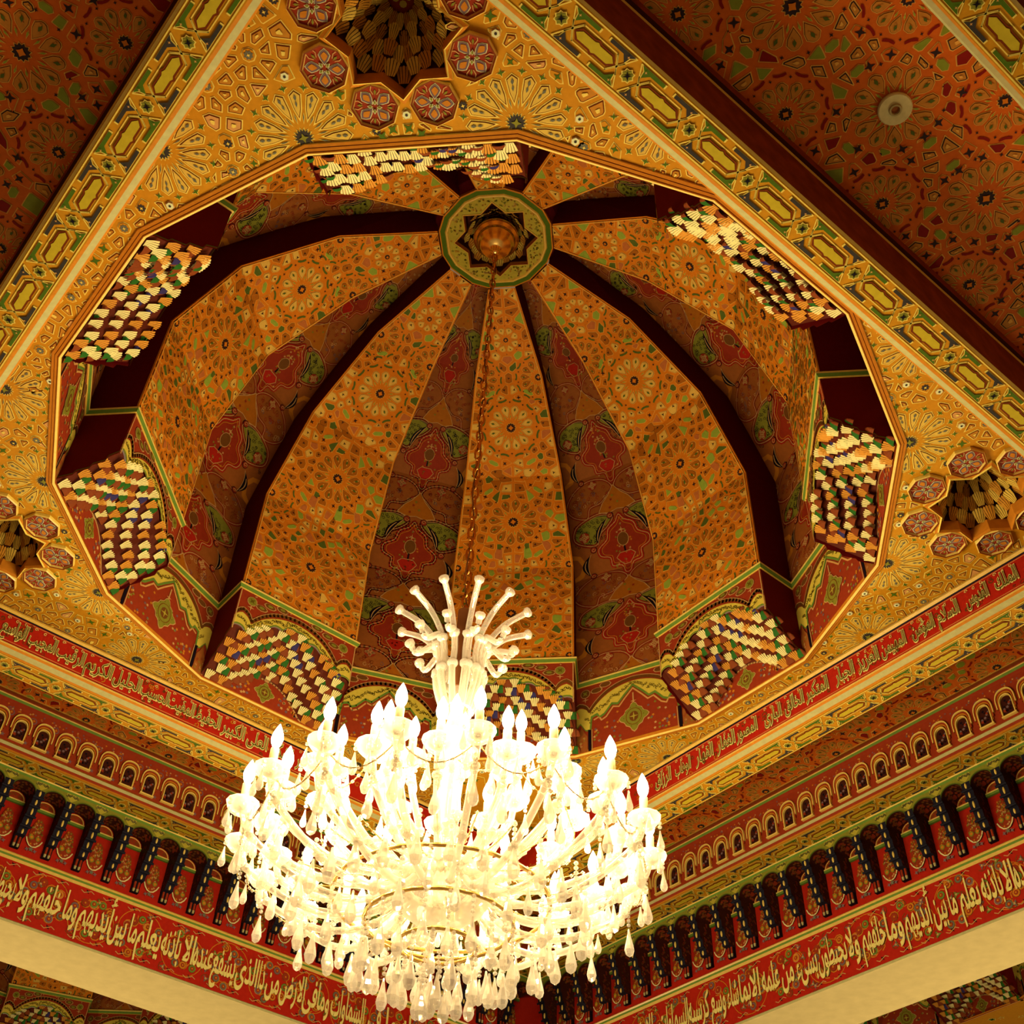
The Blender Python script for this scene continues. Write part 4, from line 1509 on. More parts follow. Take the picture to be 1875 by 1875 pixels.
def aisle(side, h0, h1, phase, d1, label, idx):
    P = FR[side]
    mb = MB()
    d0 = 1.158
    z = ZA
    mb.poly([P(h0, d0, z), P(h1, d0, z), P(h1, d1, z), P(h0, d1, z)], 'ostrap')
    sf = Surf(mb, [([(1, 0, h1), (-1, 0, -h0), (0, 1, d1), (0, -1, -d0)], lambda u, v, h: P(u, v, z - h))])
    G = []
    pr = 0.2795
    pal = ('oline', 'olime', 'odark', 'ocell')
    for i in range(int((h0 - phase) / pr) - 1, int((h1 - phase) / pr) + 2):
        x = phase + i * pr
        if h0 - 0.1 < x < h1 + 0.1:
            rosette12(sf, x, 1.322, 0.92, 0.13, None, pal, 'ocell')
            G.append((x, 1.322, 0.083))
            for s in (-1, 1):
                for dd in (1.322 + s * 0.105,):
                    hexa = [(x - 0.016, dd), (x - 0.009, dd - 0.009), (x + 0.009, dd - 0.009), (x + 0.016, dd), (x + 0.009, dd + 0.009), (x - 0.009, dd + 0.009)]
                    sf.cell(hexa, 'olime', 'oline', 0.0016)
                    hexb = [(x + s * 0.105 + b, 1.322 + a) for a, b in ((-0.016, 0), (-0.009, -0.009), (0.009, -0.009), (0.016, 0), (0.009, 0.009), (-0.009, 0.009))]
                    sf.cell(hexb, 'olime', 'oline', 0.0016)
                    G.append((x, dd, 0.016))
                    G.append((x + s * 0.105, 1.322, 0.016))
        x2 = x + pr / 2
        for dd in (1.185, 1.459):
            if h0 - 0.1 < x2 < h1 + 0.1:
                rosette12(sf, x2, dd, 0.72, 0.2, 'ored', pal, 'ocell')
                G.append((x2, dd, 0.082))
    r8 = random.Random(idx)
    pts = poisson(14000, lambda: (r8.uniform(h0 + 0.01, h1 - 0.01), r8.uniform(d0 + 0.012, d1 - 0.012)), 0.029, G, 0)
    guards = [(x + (r - 0.014) * cos(j * pi / 8), y + (r - 0.014) * sin(j * pi / 8)) for x, y, r in G for j in range(16)]
    fill_girih(sf, pts, guards, 0.0155, 0.0048, 'oline', [('cell', 0.34, 'ocell', 'odark'), ('cell', 0.14, 'ored', None), ('star', 0.40, 'odark', None), ('cell', 0.12, 'olime', None)], 0.0020, 0.026, 'ostrap')
    o = mb.build('ceiling_aisle', world=True, origin=P((h0 + h1) / 2, 1.3, z))
    tag(o, label, 'ceiling', kind='structure')
    o.name = 'ceiling'


aisle('near_right', -1.158, 1.50, -0.0579 + 0.0065, 1.487, 'dark orange star-patterned aisle ceiling at the upper right', 1)
aisle('near_left', -1.50, 1.158, 0.3536 + 0.014, 1.487, 'dark orange star-patterned aisle ceiling at the upper left', 2)
aisle('right', -1.482, 1.158, 0.36, 1.484, 'orange star-patterned aisle ceiling strip along the right wall', 3)
aisle('left', -1.158, 1.158, 0.10, 1.484, 'orange star-patterned aisle ceiling strip along the left wall', 4)

# beam on the far edge of the near aisles
for sd, h0, h1, lab in (('near_right', -1.6, 1.7, 'strapwork beam cut by the upper right picture corner'), ('near_left', -1.7, 1.6, 'strapwork beam beyond the upper left picture corner')):
    P = FR[sd]
    mb = MB()
    for (da, za, m_), (db, zb, _) in zip([(1.487, ZA, 'orange'), (1.487, -0.118, 'palegrey'), (1.491, -0.128, 'palewood'), (1.499, -0.131, 'orange'), (1.503, ZB, 'strap'), (1.578, ZB, 'goldlite'), (1.584, ZB + 0.004, 'outer_face'), (1.584, ZA + 0.2, None)],
                                         [(1.487, -0.118, 0), (1.491, -0.128, 0), (1.499, -0.131, 0), (1.503, ZB, 0), (1.578, ZB, 0), (1.584, ZB + 0.004, 0), (1.584, ZA + 0.2, 0), (0, 0, 0)]):
        if m_:
            mb.poly([P(h0, da, za), P(h1, da, za), P(h1, db, zb), P(h0, db, zb)], m_)
    sf = Surf(mb, [([], lambda u, v, h, P=P: P(u, v, ZB - h))])
    strapwork(sf, h0, h1, 1.504, 0.074, -0.045)
    o = mb.build('beam', world=True, origin=P(0, 1.53, ZB))
    tag(o, lab, 'beam', kind='structure')
    mb = MB()
    mb.poly([P(h0 - 0.5, 1.584, 0.25), P(h1 + 0.5, 1.584, 0.25), P(h1 + 0.5, 2.6, 0.25), P(h0 - 0.5, 2.6, 0.25)], 'maroon')
    o = mb.build('ceiling', world=True, origin=P(0, 2.0, 0.25))
    tag(o, 'dark ceiling beyond the %s beam' % sd.replace('near_', 'outer '), 'ceiling', kind='structure')

# round loudspeaker in the aisle ceiling
P = FR['near_right']
sp = P(-0.0579 + 0.0065, 1.322, ZA)
root = empty('ceiling_speaker', (sp[0], sp[1], ZA - 0.003), 0, 'round cream ceiling speaker in the dark star-patterned ceiling', 'speaker')
mb = MB()
mb.lathe([(0.031, 0.0), (0.031, -0.005), (0.029, -0.007), (0.012, -0.0065)], 'cream', n=32, smooth=False)
tag(mb.build('plate', root), 'cream disc')
mb = MB()
mb.lathe([(0.012, -0.0065), (0.011, -0.010), (0.008, -0.010), (0.007, -0.006)], 'palewood', n=24, smooth=False)
mb.lathe([(0.007, -0.0062), (0.0, -0.0062)], 'pinkbrown', n=16)
tag(mb.build('centre_ring', root))

# ------------------------------------------------------------------ walls
WA = 1.482            # arcade face
WS = WA + 0.080       # spandrel of the corbel row
WF = WA + 0.150       # frieze and niche backs
Z_SOF = -0.128
Z_MT, Z_MB = -0.340, -0.351
Z_IB, Z_LB = -0.516, -0.528
TH = 0.240
PW = 0.095            # pitch of the corbels
PN = 0.0696           # pitch of the arcade


def shape(word):
    """joined letter forms, in visual order"""
    base = {}
    code = 0xFE80
    for ch, nf in ((0x621, 1), (0x622, 2), (0x623, 2), (0x624, 2), (0x625, 2), (0x626, 4), (0x627, 2), (0x628, 4), (0x629, 2), (0x62A, 4), (0x62B, 4), (0x62C, 4), (0x62D, 4), (0x62E, 4), (0x62F, 2), (0x630, 2),
                   (0x631, 2), (0x632, 2), (0x633, 4), (0x634, 4), (0x635, 4), (0x636, 4), (0x637, 4), (0x638, 4), (0x639, 4), (0x63A, 4), (0x641, 4), (0x642, 4), (0x643, 4), (0x644, 4), (0x645, 4), (0x646, 4),
                   (0x647, 4), (0x648, 2), (0x649, 2), (0x64A, 4)):
        base[ch] = (code, nf)
        code += nf
    lig = {0x622: 0xFEF5, 0x623: 0xFEF7, 0x625: 0xFEF9, 0x627: 0xFEFB}
    cs = [ord(c) for c in word]
    res = []
    i = 0
    prev = False
    while i < len(cs):
        c = cs[i]
        if c not in base:
            i += 1
            continue
        if c == 0x644 and i + 1 < len(cs) and cs[i + 1] in lig:
            res.append(lig[cs[i + 1]] + (1 if prev else 0))
            prev = False
            i += 2
            continue
        code, nf = base[c]
        nxt = i + 1 < len(cs) and cs[i + 1] in base and base[cs[i + 1]][1] > 1
        f = 0
        if nf == 4:
            f = 3 if (prev and nxt) else 2 if nxt else 1 if prev else 0
        elif nf == 2:
            f = 1 if prev else 0
        res.append(code + f)
        prev = nf == 4
        i += 1
    return ''.join(chr(c) for c in res[::-1])


TXT = {}


def glyphs(word, offset):
    key = (word, offset)
    if key in TXT:
        return TXT[key]
    cu = bpy.data.curves.new('lettering', 'FONT')
    cu.body = shape(word)
    cu.resolution_u = 3
    cu.offset = offset
    ob = bpy.data.objects.new('lettering', cu)
    C.objects.link(ob)
    bpy.context.view_layer.update()
    dg = bpy.context.evaluated_depsgraph_get()
    me = ob.evaluated_get(dg).to_mesh()
    vs = [(v.co.x, v.co.y) for v in me.vertices]
    fs = [tuple(p.vertices) for p in me.polygons]
    ob.evaluated_get(dg).to_mesh_clear()
    bpy.data.objects.remove(ob)
    bpy.data.curves.remove(cu)
    TXT[key] = (vs, fs)
    return vs, fs


def write(mb, word, P, h_left, h_right, base, top, d, mats, offsets, lift):
    """one word fitted between h_left and h_right on the plane d; base and top of the tall letters"""
    ref, _ = glyphs(word, 0.0)
    if not ref:
        return
    x0, x1 = min(p[0] for p in ref), max(p[0] for p in ref)
    sx = (h_right - h_left) / (x1 - x0)
    sz = (top - base) / 0.714
    for mat, of, l in zip(mats, offsets, lift):
        vs, fs = glyphs(word, of)
        b = len(mb.v)
        mb.v.extend([P(h_left + (x - x0) * sx, d - l, base + y * sz) for x, y in vs])
        s = mb.slot(mat)
        for f in fs:
            mb.f.append(tuple(i + b for i in f))
            mb.mi.append(s)
            mb.sm.append(False)


def px_to_h(side, d, z, px):
    """where along the wall a measured bearing of the photograph meets height z"""
    P = FR[side]
    cp = Vector((0.3501, -1.9904, -2.0392))
    lo, hi = -1.7, 1.7
    for _ in range(50):
        mid = (lo + hi) / 2
        q = Vector(P(mid, d, z)) - cp
        x = 937.5 + fpx * q.dot(r2) / q.dot(fw)
        if q.dot(fw) < 0.1 or (x < px):
            lo = mid
        else:
            hi = mid
    return (lo + hi) / 2


FRIEZE = {
    'left': [('\u064a\u062d\u064a\u0637\u0648\u0646', -24, 23), ('\u0648\u0644\u0627', 25, 49), ('\u062e\u0644\u0641\u0647\u0645', 52, 108), ('\u0648\u0645\u0627', 114, 138), ('\u0623\u064a\u062f\u064a\u0647\u0645', 142, 200),
             ('\u0628\u064a\u0646', 199, 227), ('\u0645\u0627', 233, 247), ('\u064a\u0639\u0644\u0645', 249, 290), ('\u0628\u0627\u0630\u0646\u0647', 293, 327), ('\u0627\u0644\u0627', 332, 351), ('\u0639\u0646\u062f\u0647', 352, 386),
             ('\u064a\u0634\u0641\u0639', 387, 427), ('\u0627\u0644\u0630\u0649', 430, 468), ('\u0630\u0627', 471, 481), ('\u0645\u0646', 485, 508), ('\u0627\u0644\u0627\u0631\u0636', 511, 555), ('\u0641\u0649', 553, 577),
             ('\u0648\u0645\u0627', 579, 600), ('\u0627\u0644\u0633\u0645\u0627\u0648\u0627\u062a', 604, 664), ('\u0641\u0649', 672, 694), ('\u0645\u0627', 704, 722), ('\u0644\u0647', 730, 748)],
    'right': [('\u0639\u0646\u062f\u0647', 1862, 1900), ('\u0627\u0644\u0627', 1841, 1861), ('\u0628\u0627\u0630\u0646\u0647', 1802, 1838), ('\u064a\u0639\u0644\u0645', 1761, 1797), ('\u0645\u0627', 1742, 1755), ('\u0628\u064a\u0646', 1712, 1736),
              ('\u0623\u064a\u062f\u064a\u0647\u0645', 1660, 1708), ('\u0648\u0645\u0627', 1627, 1656), ('\u062e\u0644\u0641\u0647\u0645', 1582, 1624), ('\u0648\u0644\u0627', 1555, 1576), ('\u064a\u062d\u064a\u0637\u0648\u0646', 1501, 1553), ('\u0628\u0634\u0649\u0621', 1462, 1499),
              ('\u0645\u0646', 1434, 1456), ('\u0639\u0644\u0645\u0647', 1399, 1430), ('\u0627\u0644\u0627', 1378, 1394), ('\u0628\u0645\u0627', 1358, 1377), ('\u0634\u0627\u0621', 1335, 1355), ('\u0648\u0633\u0639', 1305, 1331),
              ('\u0643\u0631\u0633\u064a\u0647', 1264, 1301), ('\u0627\u0644\u0633\u0645\u0627\u0648\u0627\u062a', 1210, 1263), ('\u0648\u0627\u0644\u0627\u0631\u0636', 1160, 1206)],
}
NAMES = {
    'left': [('\u0627\u0644\u0648\u0627\u0633\u0639', 2, 50), ('\u0627\u0644\u0645\u062c\u064a\u0628', 51, 103), ('\u0627\u0644\u0631\u0642\u064a\u0628', 102, 155), ('\u0627\u0644\u0643\u0631\u064a\u0645', 154, 206), ('\u0627\u0644\u062c\u0644\u064a\u0644', 206, 258),
             ('\u0627\u0644\u062d\u0633\u064a\u0628', 256, 309), ('\u0627\u0644\u0645\u0642\u064a\u062a', 306, 356), ('\u0627\u0644\u062d\u0641\u064a\u0638', 354, 404), ('\u0627\u0644\u0643\u0628\u064a\u0631', 404, 448), ('\u0627\u0644\u0639\u0644\u0649', 450, 490), ('\u0627\u0644\u0634\u0643\u0648\u0631', 494, 536), ('\u0627\u0644\u063a\u0641\u0648\u0631', 540, 580)],
    'right': [('\u0627\u0644\u0645\u0644\u0643', 1821, 1866), ('\u0627\u0644\u0642\u062f\u0648\u0633', 1768, 1812), ('\u0627\u0644\u0633\u0644\u0627\u0645', 1716, 1758), ('\u0627\u0644\u0645\u0624\u0645\u0646', 1669, 1713), ('\u0627\u0644\u0645\u0647\u064a\u0645\u0646', 1613, 1661),
              ('\u0627\u0644\u0639\u0632\u064a\u0632', 1570, 1611), ('\u0627\u0644\u062c\u0628\u0627\u0631', 1529, 1566), ('\u0627\u0644\u0645\u062a\u0643\u0628\u0631', 1475, 1519), ('\u0627\u0644\u062e\u0627\u0644\u0642', 1436, 1474), ('\u0627\u0644\u0628\u0627\u0631\u0649', 1399, 1433),
              ('\u0627\u0644\u0645\u0635\u0648\u0631', 1348, 1389), ('\u0627\u0644\u063a\u0641\u0627\u0631', 1313, 1348), ('\u0627\u0644\u0642\u0647\u0627\u0631', 1274, 1308), ('\u0627\u0644\u0648\u0647\u0627\u0628', 1236, 1267), ('\u0627\u0644\u0631\u0632\u0627\u0642', 1200, 1231)],
}

for sd in ('left', 'right'):
    root, org = BEAMS[sd]
    mb = MB()
    for w_, a, b in NAMES[sd]:
        h0, h1 = px_to_h(sd, 1.05, -0.066, a), px_to_h(sd, 1.05, -0.066, b)
        write(mb, w_, FR[sd], h0 + 0.003, h1 - 0.003, -0.081, -0.037, 1.05, ('letter', 'letter_dark'), (0.040, -0.008), (0.0028, 0.0042))
        for k in range(3):
            hh = h0 + (h1 - h0) * (0.15 + 0.33 * k)
            sf = Surf(mb, [([], lambda u, v, h: FR[sd](u, 1.05 - h, v))])
            curl(sf, hh, -0.034 - 0.003 * (k % 2), 0.005, 1, 'letter', 0.0016, 4, k)
    tag(mb.build('lettering', root, org), 'cream outlined Arabic lettering')


def build_wall(sd):
    P = FR[sd]
    lab = {'left': 'left wall with red inscription frieze and painted cornices', 'right': 'right wall with red inscription frieze and painted cornices'}[sd]
    org = P(0, WF, Z_LB)
    root = empty('wall_' + sd, org, 0, lab, 'wall', kind='structure')
    # corner lies at h=-d on the right wall, at h=+d on the left wall
    if sd == 'right':
        ends = lambda d: (-d, 1.35)
    else:
        ends = lambda d: (-1.35, d)

    def seg(mb, da, za, db, zb, mat):
        a0, a1 = ends(da)
        b0, b1 = ends(db)
        mb.poly([P(a0, da, za), P(a1, da, za), P(b1, db, zb), P(b0, db, zb)], mat)

    def run(mb, prof):
        for (da, za, m_), (db, zb, _) in zip(prof, prof[1:]):
            seg(mb, da, za, db, zb, m_)
    mb = MB()
    run(mb, [(WA - 0.012, ZA, 'gold'), (WA - 0.014, ZA - 0.006, 'brown_line'), (WA - 0.008, ZA - 0.011, 'redpanel'), (WA - 0.007, ZA - 0.014, 'goldlite'), (WA - 0.006, ZA - 0.017, 'greenpaint'), (WA - 0.002, ZA - 0.023, 'redpanel'), (WA, ZA - 0.034, None)])
    tag(mb.build('top_moulding', root, org), 'gold and green moulding under the ceiling')
    # arcade face
    mb = MB()
    seg(mb, WA, ZA - 0.034, WA, -0.103, 'redpanel')
    sf = Surf(mb, [([], lambda u, v, h: P(u, WA - h, v))])
    a0, a1 = ends(WA)
    ph = {'right': 0.437, 'left': -0.4914}[sd]
    n0, n1 = int((a0 - ph) / PN) - 1, int((a1 - ph) / PN) + 1
    for i in range(n0, n1 + 1):
        x = ph + (i + 0.5) * PN
        if not a0 + 0.02 < x < a1:
            continue
        sf.put(ngon(x, -0.012, 10, 0.0105), 'mauve', 1)
        sf.put(ngon(x, -0.012, 10, 0.0075), 'redpanel', 2)
        sf.put(star(x, -0.012, 4, 0.006, 0.002), 'orange', 3)
        for k in range(8):
            sf.put(star(x + rng.uniform(-0.03, 0.03), rng.uniform(-0.004, 0.012), 4, 0.004, 0.0015, k), ('orange', 'mauve', 'creamline')[k % 3], 1)
        sf.put(star(x, -0.088, 5, 0.008, 0.003, 0.4), 'mauve', 1)
        sf.put(ngon(x, -0.052, 6, 0.004), 'creamline', 1)
    tag(mb.build('arcade_face', root, org), 'red painted band behind the row of arches')
    mb = MB()
    run(mb, [(WA, -0.103, 'orange'), (WA - 0.004, -0.106, 'orange'), (WA - 0.010, -0.112, 'palegrey'), (WA - 0.008, -0.121, 'redpanel'), (WA - 0.002, -0.126, 'orange'), (WA + 0.004, Z_SOF, None)])
    tag(mb.build('cornice', root, org), 'orange and grey cornice')
    mb = MB()
    seg(mb, WA + 0.004, Z_SOF, WS, Z_SOF, 'strap')
    sf = Surf(mb, [([(-1, -1, 0)] if sd == 'right' else [(1, -1, 0)], lambda u, v, h: P(u, v, Z_SOF - h))])
    strapwork(sf, ends(WA)[0], ends(WA)[1], WA + 0.005, 0.072, {'right': 0.02, 'left': 0.03}[sd])
    tag(mb.build('soffit', root, org), 'orange strapwork soffit')
    mb = MB()
    run(mb, [(WS - 0.006, Z_SOF, 'goldlite'), (WS - 0.005, Z_SOF - 0.004, 'greenpaint'), (WS, Z_SOF - 0.009, None)])
    run(mb, [(WF - 0.010, Z_MT + 0.004, 'goldlite'), (WF - 0.014, Z_MT, 'gold'), (WF - 0.011, Z_MT - 0.004, 'greenpaint'), (WF - 0.008, Z_MB + 0.002, 'goldlite'), (WF, Z_MB - 0.003, None)])
    mb.poly([P(ends(WF)[0], WF, Z_MT + 0.004), P(ends(WF)[1], WF, Z_MT + 0.004), P(ends(WF)[1], WF - 0.010, Z_MT + 0.004), P(ends(WF)[0], WF - 0.010, Z_MT + 0.004)], 'gold')
    tag(mb.build('moulding', root, org), 'green and gold mouldings of the corbel row')
    mb = MB()
    e_ = ends(WS)[0] if sd == 'right' else ends(WS)[1]
    g_ = e_ + (0.075 if sd == 'right' else -0.075)
    mb.poly([P(e_, WS + 0.001, Z_SOF - 0.005), P(g_, WS + 0.001, Z_SOF - 0.005), P(g_, WS + 0.001, -0.150), P(e_, WS + 0.001, -0.150)], 'olive')
    mb.poly([P(e_, WS + 0.001, -0.150), P(g_, WS + 0.001, -0.150), P(g_, WF, -0.150), P(e_, WF, -0.150)], 'darkbrown')
    tag(mb.build('corner_spandrel', root, org), 'olive spandrel in the corner')
    # backs of the niches
    mb = MB()
    seg(mb, WF, Z_SOF - 0.02, WF, Z_MT, 'red')
    tag(mb.build('niche_back', root, org), 'red wall behind the corbels')
    # frieze
    mb = MB()
    seg(mb, WF, Z_MB, WF, Z_IB, 'red')
    sf = Surf(mb, [([], lambda u, v, h: P(u, WF - h, v))])
    f0, f1 = ends(WF)
    f0, f1 = max(f0, -1.62) + 0.01, min(f1, 1.62) - 0.01
    zc = (Z_MB + Z_IB) / 2
    n = int((f1 - f0) / 0.15)
    for i in range(n):
        x = f0 + (i + 0.5) * 0.15
        s = 1 if i % 2 else -1
        big = [(x + 0.070 * cos(a), zc + s * 0.012 + 0.062 * sin(a)) for a in [k * pi / 12 for k in range(25)]]
        sf.stroke(big, 0.0022, 'orange', 1)
        for k in range(11):
            a = k * 0.571 + i
            r = rng.uniform(0.036, 0.066)
            u, v = x + r * cos(a), zc + r * sin(a) * 0.95
            if not Z_IB + 0.008 < v < Z_MB - 0.008:
                continue
            m1 = ('mauve', 'bluegrey', 'orange', 'greenpaint', 'redpanel')[(k + i) % 5]
            sf.put(ngon(u, v, 10, 0.0125), 'creamline' if k % 4 == 0 else 'brown', 1)
            sf.put(ngon(u, v, 10, 0.011), m1, 2)
            sf.put(ngon(u, v, 8, 0.0065), 'redpanel', 3)
            sf.put(ngon(u, v, 6, 0.0028), 'orange', 4)
            curl(sf, u, v, 0.018, s, 'orange', 0.0028, 1, k)
        for k in range(6):
            u, v = x + rng.uniform(-0.07, 0.07), rng.uniform(Z_IB + 0.012, Z_MB - 0.012)
            sf.put(star(u, v, 3, 0.012, 0.004, k * 1.3), ('greenpaint', 'bluegrey', 'mauve')[k % 3], 2)
            sf.put(star(u, v, 4, 0.005, 0.002, k), 'creamline', 3)
            curl(sf, u, v, 0.016, -s, 'brown', 0.002, 1, k * 2.0)
        for v in (Z_IB + 0.014, Z_MB - 0.014):
            for t in (-1, 1):
                sf.stroke([(x + t * 0.035 + q * 0.010, v + 0.005 * sin(q * 1.6)) for q in range(-2, 3)], 0.0022, 'creamline', 2)
                sf.put(star(x + t * 0.035, v + 0.001, 4, 0.008, 0.003, 0.7), 'black', 1)
    fr = mb.build('frieze', root, org)
    tag(fr, 'red frieze painted with scrolling flowers')
    mb = MB()
    for w_, a, b in FRIEZE[sd]:
        h0, h1 = px_to_h(sd, WF, -0.445, a), px_to_h(sd, WF, -0.445, b)
        write(mb, w_, P, h0, h1, -0.464, -0.382, WF, ('letter', 'letter'), (0.022, 0.0), (0.006, 0.0066))
    tag(mb.build('lettering', root, org), 'gold Arabic lettering')
    # cream lintel
    mb = MB()
    run(mb, [(WF, Z_IB, 'palegrey'), (WF - 0.006, Z_IB - 0.004, 'palegrey'), (WF - 0.004, Z_LB + 0.002, 'stone'), (WF, Z_LB, 'stone'), (WF + TH, Z_LB, 'stone'), (WF + TH, 0.3, None)])
    tag(mb.build('lintel', root, org), 'plain cream stone lintel')
    return root


for sd in ('left', 'right'):
    build_wall(sd)


# arcade of small arches
def arch_path(w, z0, zs, zt, n=8):
    """pointed arch outline, foot to foot"""
    left = [(-w, z0), (-w, zs)]
    for i in range(1, n + 1):
        t = i / n
        left.append((-w * cos(t * pi / 2) ** 0.85 if t < 1 else 0.0, zs + (zt - zs) * sin(t * pi / 2) ** 0.92))
    return left + [(-x, z) for x, z in left[::-1][1:]]


def ribbon(mb, inner, outer, ya, yb, mat):
    """raised band between two outlines: front at ya, edges back to yb"""
    for i in range(len(inner) - 1):
        a, b, c, d = inner[i], inner[i + 1], outer[i + 1], outer[i]
        mb.poly([(a[0], ya, a[1]), (b[0], ya, b[1]), (c[0], ya, c[1]), (d[0], ya, d[1])], mat)
        mb.poly([(d[0], ya, d[1]), (c[0], ya, c[1]), (c[0], yb, c[1]), (d[0], yb, d[1])], mat)
        mb.poly([(a[0], ya, a[1]), (b[0], ya, b[1]), (b[0], yb, b[1]), (a[0], yb, a[1])], mat)


def make_niche():
    root = empty('arch_niche', (0, 0, 0))
    # local frame: x along the wall, y towards the wall, z up from the sill
    mb = MB()
    ribbon(mb, arch_path(0.0265, 0.030, 0.052, 0.082), arch_path(0.0295, 0.030, 0.052, 0.0865), -0.008, 0.0, 'goldlite')
    ribbon(mb, arch_path(0.0225, 0.020, 0.050, 0.076), arch_path(0.0262, 0.020, 0.052, 0.0815), -0.0055, 0.0, 'redpanel')
    ribbon(mb, arch_path(0.0212, 0.010, 0.048, 0.073), arch_path(0.0226, 0.010, 0.050, 0.076), -0.006, 0.0, 'orange')
    tag(mb.build('outer_arch', root), 'orange and gold outer arch')
    mb = MB()
    ribbon(mb, arch_path(0.0172, 0.0, 0.040, 0.064), arch_path(0.0200, 0.0, 0.041, 0.0675), -0.008, 0.004, 'goldlite')
    tag(mb.build('inner_frame', root), 'gold inner frame')
    mb = MB()
    mb.box((0, -0.004, 0.0), (0.0225, 0.005, 0.0022), 'goldlite')
    tag(mb.build('sill', root), 'gold sill')
    mb = MB()
    pts = arch_path(0.0175, 0.0, 0.040, 0.0645)
    mb.poly([(x, -0.0012, z) for x, z in pts], 'darkbrown')
    sf = Surf(mb, [([], lambda u, v, h: (u, -0.0012 - h, v))])
    for i in range(16):
        x, z = rng.uniform(-0.013, 0.013), rng.uniform(0.006, 0.052)
        sf.put(ngon(x, z, 7, rng.uniform(0.002, 0.0042)), ('mauve', 'redpanel', 'black', 'redpanel', 'black')[i % 5], 1 + i % 3)
    tag(mb.build('niche_panel', root), 'dark red painted back')
    return root


def make_corbel():
    root = empty('corbel', (0, 0, 0))
    # x along, y from the spandrel face (0) back to the wall (0.07), z relative to the spring of the arches
    hw = 0.0135
    prof = [(-0.004, 0.012), (-0.004, -0.010), (0.004, -0.016), (0.004, -0.034), (0.012, -0.040), (0.014, -0.062), (0.024, -0.068), (0.026, -0.088), (0.036, -0.096), (0.038, -0.112), (0.070, -0.112), (0.070, 0.012)]
    mb = MB()
    for s in (-1, 1):
        mb.poly([(s * hw, y, z) for y, z in prof], 'darkbrown')
    for (a, za), (b, zb) in zip(prof, prof[1:]):
        mb.poly([(-hw, a, za), (hw, a, za), (hw, b, zb), (-hw, b, zb)], 'navyblack')
    sfs = [Surf(mb, [([], lambda u, v, h, s=s: (s * (hw + h), u, v))]) for s in (-1, 1)]
    for sf in sfs:
        for i in range(26):
            y, z = rng.uniform(0.030, 0.066), rng.uniform(-0.105, 0.0)
            curl(sf, y, z, 0.004, 1, 'brown' if i % 2 else 'redpanel', 0.0022, 1, i)
    tag(mb.build('bracket', root), 'stepped black bracket with brown painted sides')
    for (y, z0, z1) in ((-0.006, 0.008, -0.008), (0.002, -0.017, -0.033), (0.011, -0.041, -0.061), (0.023, -0.069, -0.087), (0.035, -0.097, -0.111)):
        n = 5
        mb = MB()
        mb.tube([(0, y + 0.001, z0 - (z0 - z1) * i / n) for i in range(n + 1)], [0.0018, 0.003, 0.0036, 0.0036, 0.003, 0.0018], 'goldlite', 6)
        tag(mb.build('gold_bead', root), 'gold bead on the front')
    for (y, z) in ((-0.004, -0.012), (0.004, -0.037), (0.013, -0.065), (0.025, -0.092)):
        mb = MB()
        mb.tube([(-hw - 0.003, y, z), (hw + 0.003, y, z)], 0.0038, 'navyblack', 7)
        tag(mb.build('roll', root), 'black roll across the front')
    for s in (-1, 1):
        mb = MB()
        mb.tube([(s * 0.006, 0.058, -0.112), (s * 0.006, 0.058, -0.134)], 0.0036, 'redpanel', 8)
        mb.tube([(s * 0.006, 0.058, -0.134), (s * 0.006, 0.058, -0.143)], [0.0042, 0.0030], 'palewood', 8)
        tag(mb.build('colonnette', root), 'small red column with a pale foot')
    mb = MB()
    mb.box((0, 0.064, -0.128), (0.0125, 0.006, 0.016), 'black')
    tag(mb.build('backing', root))
    return root


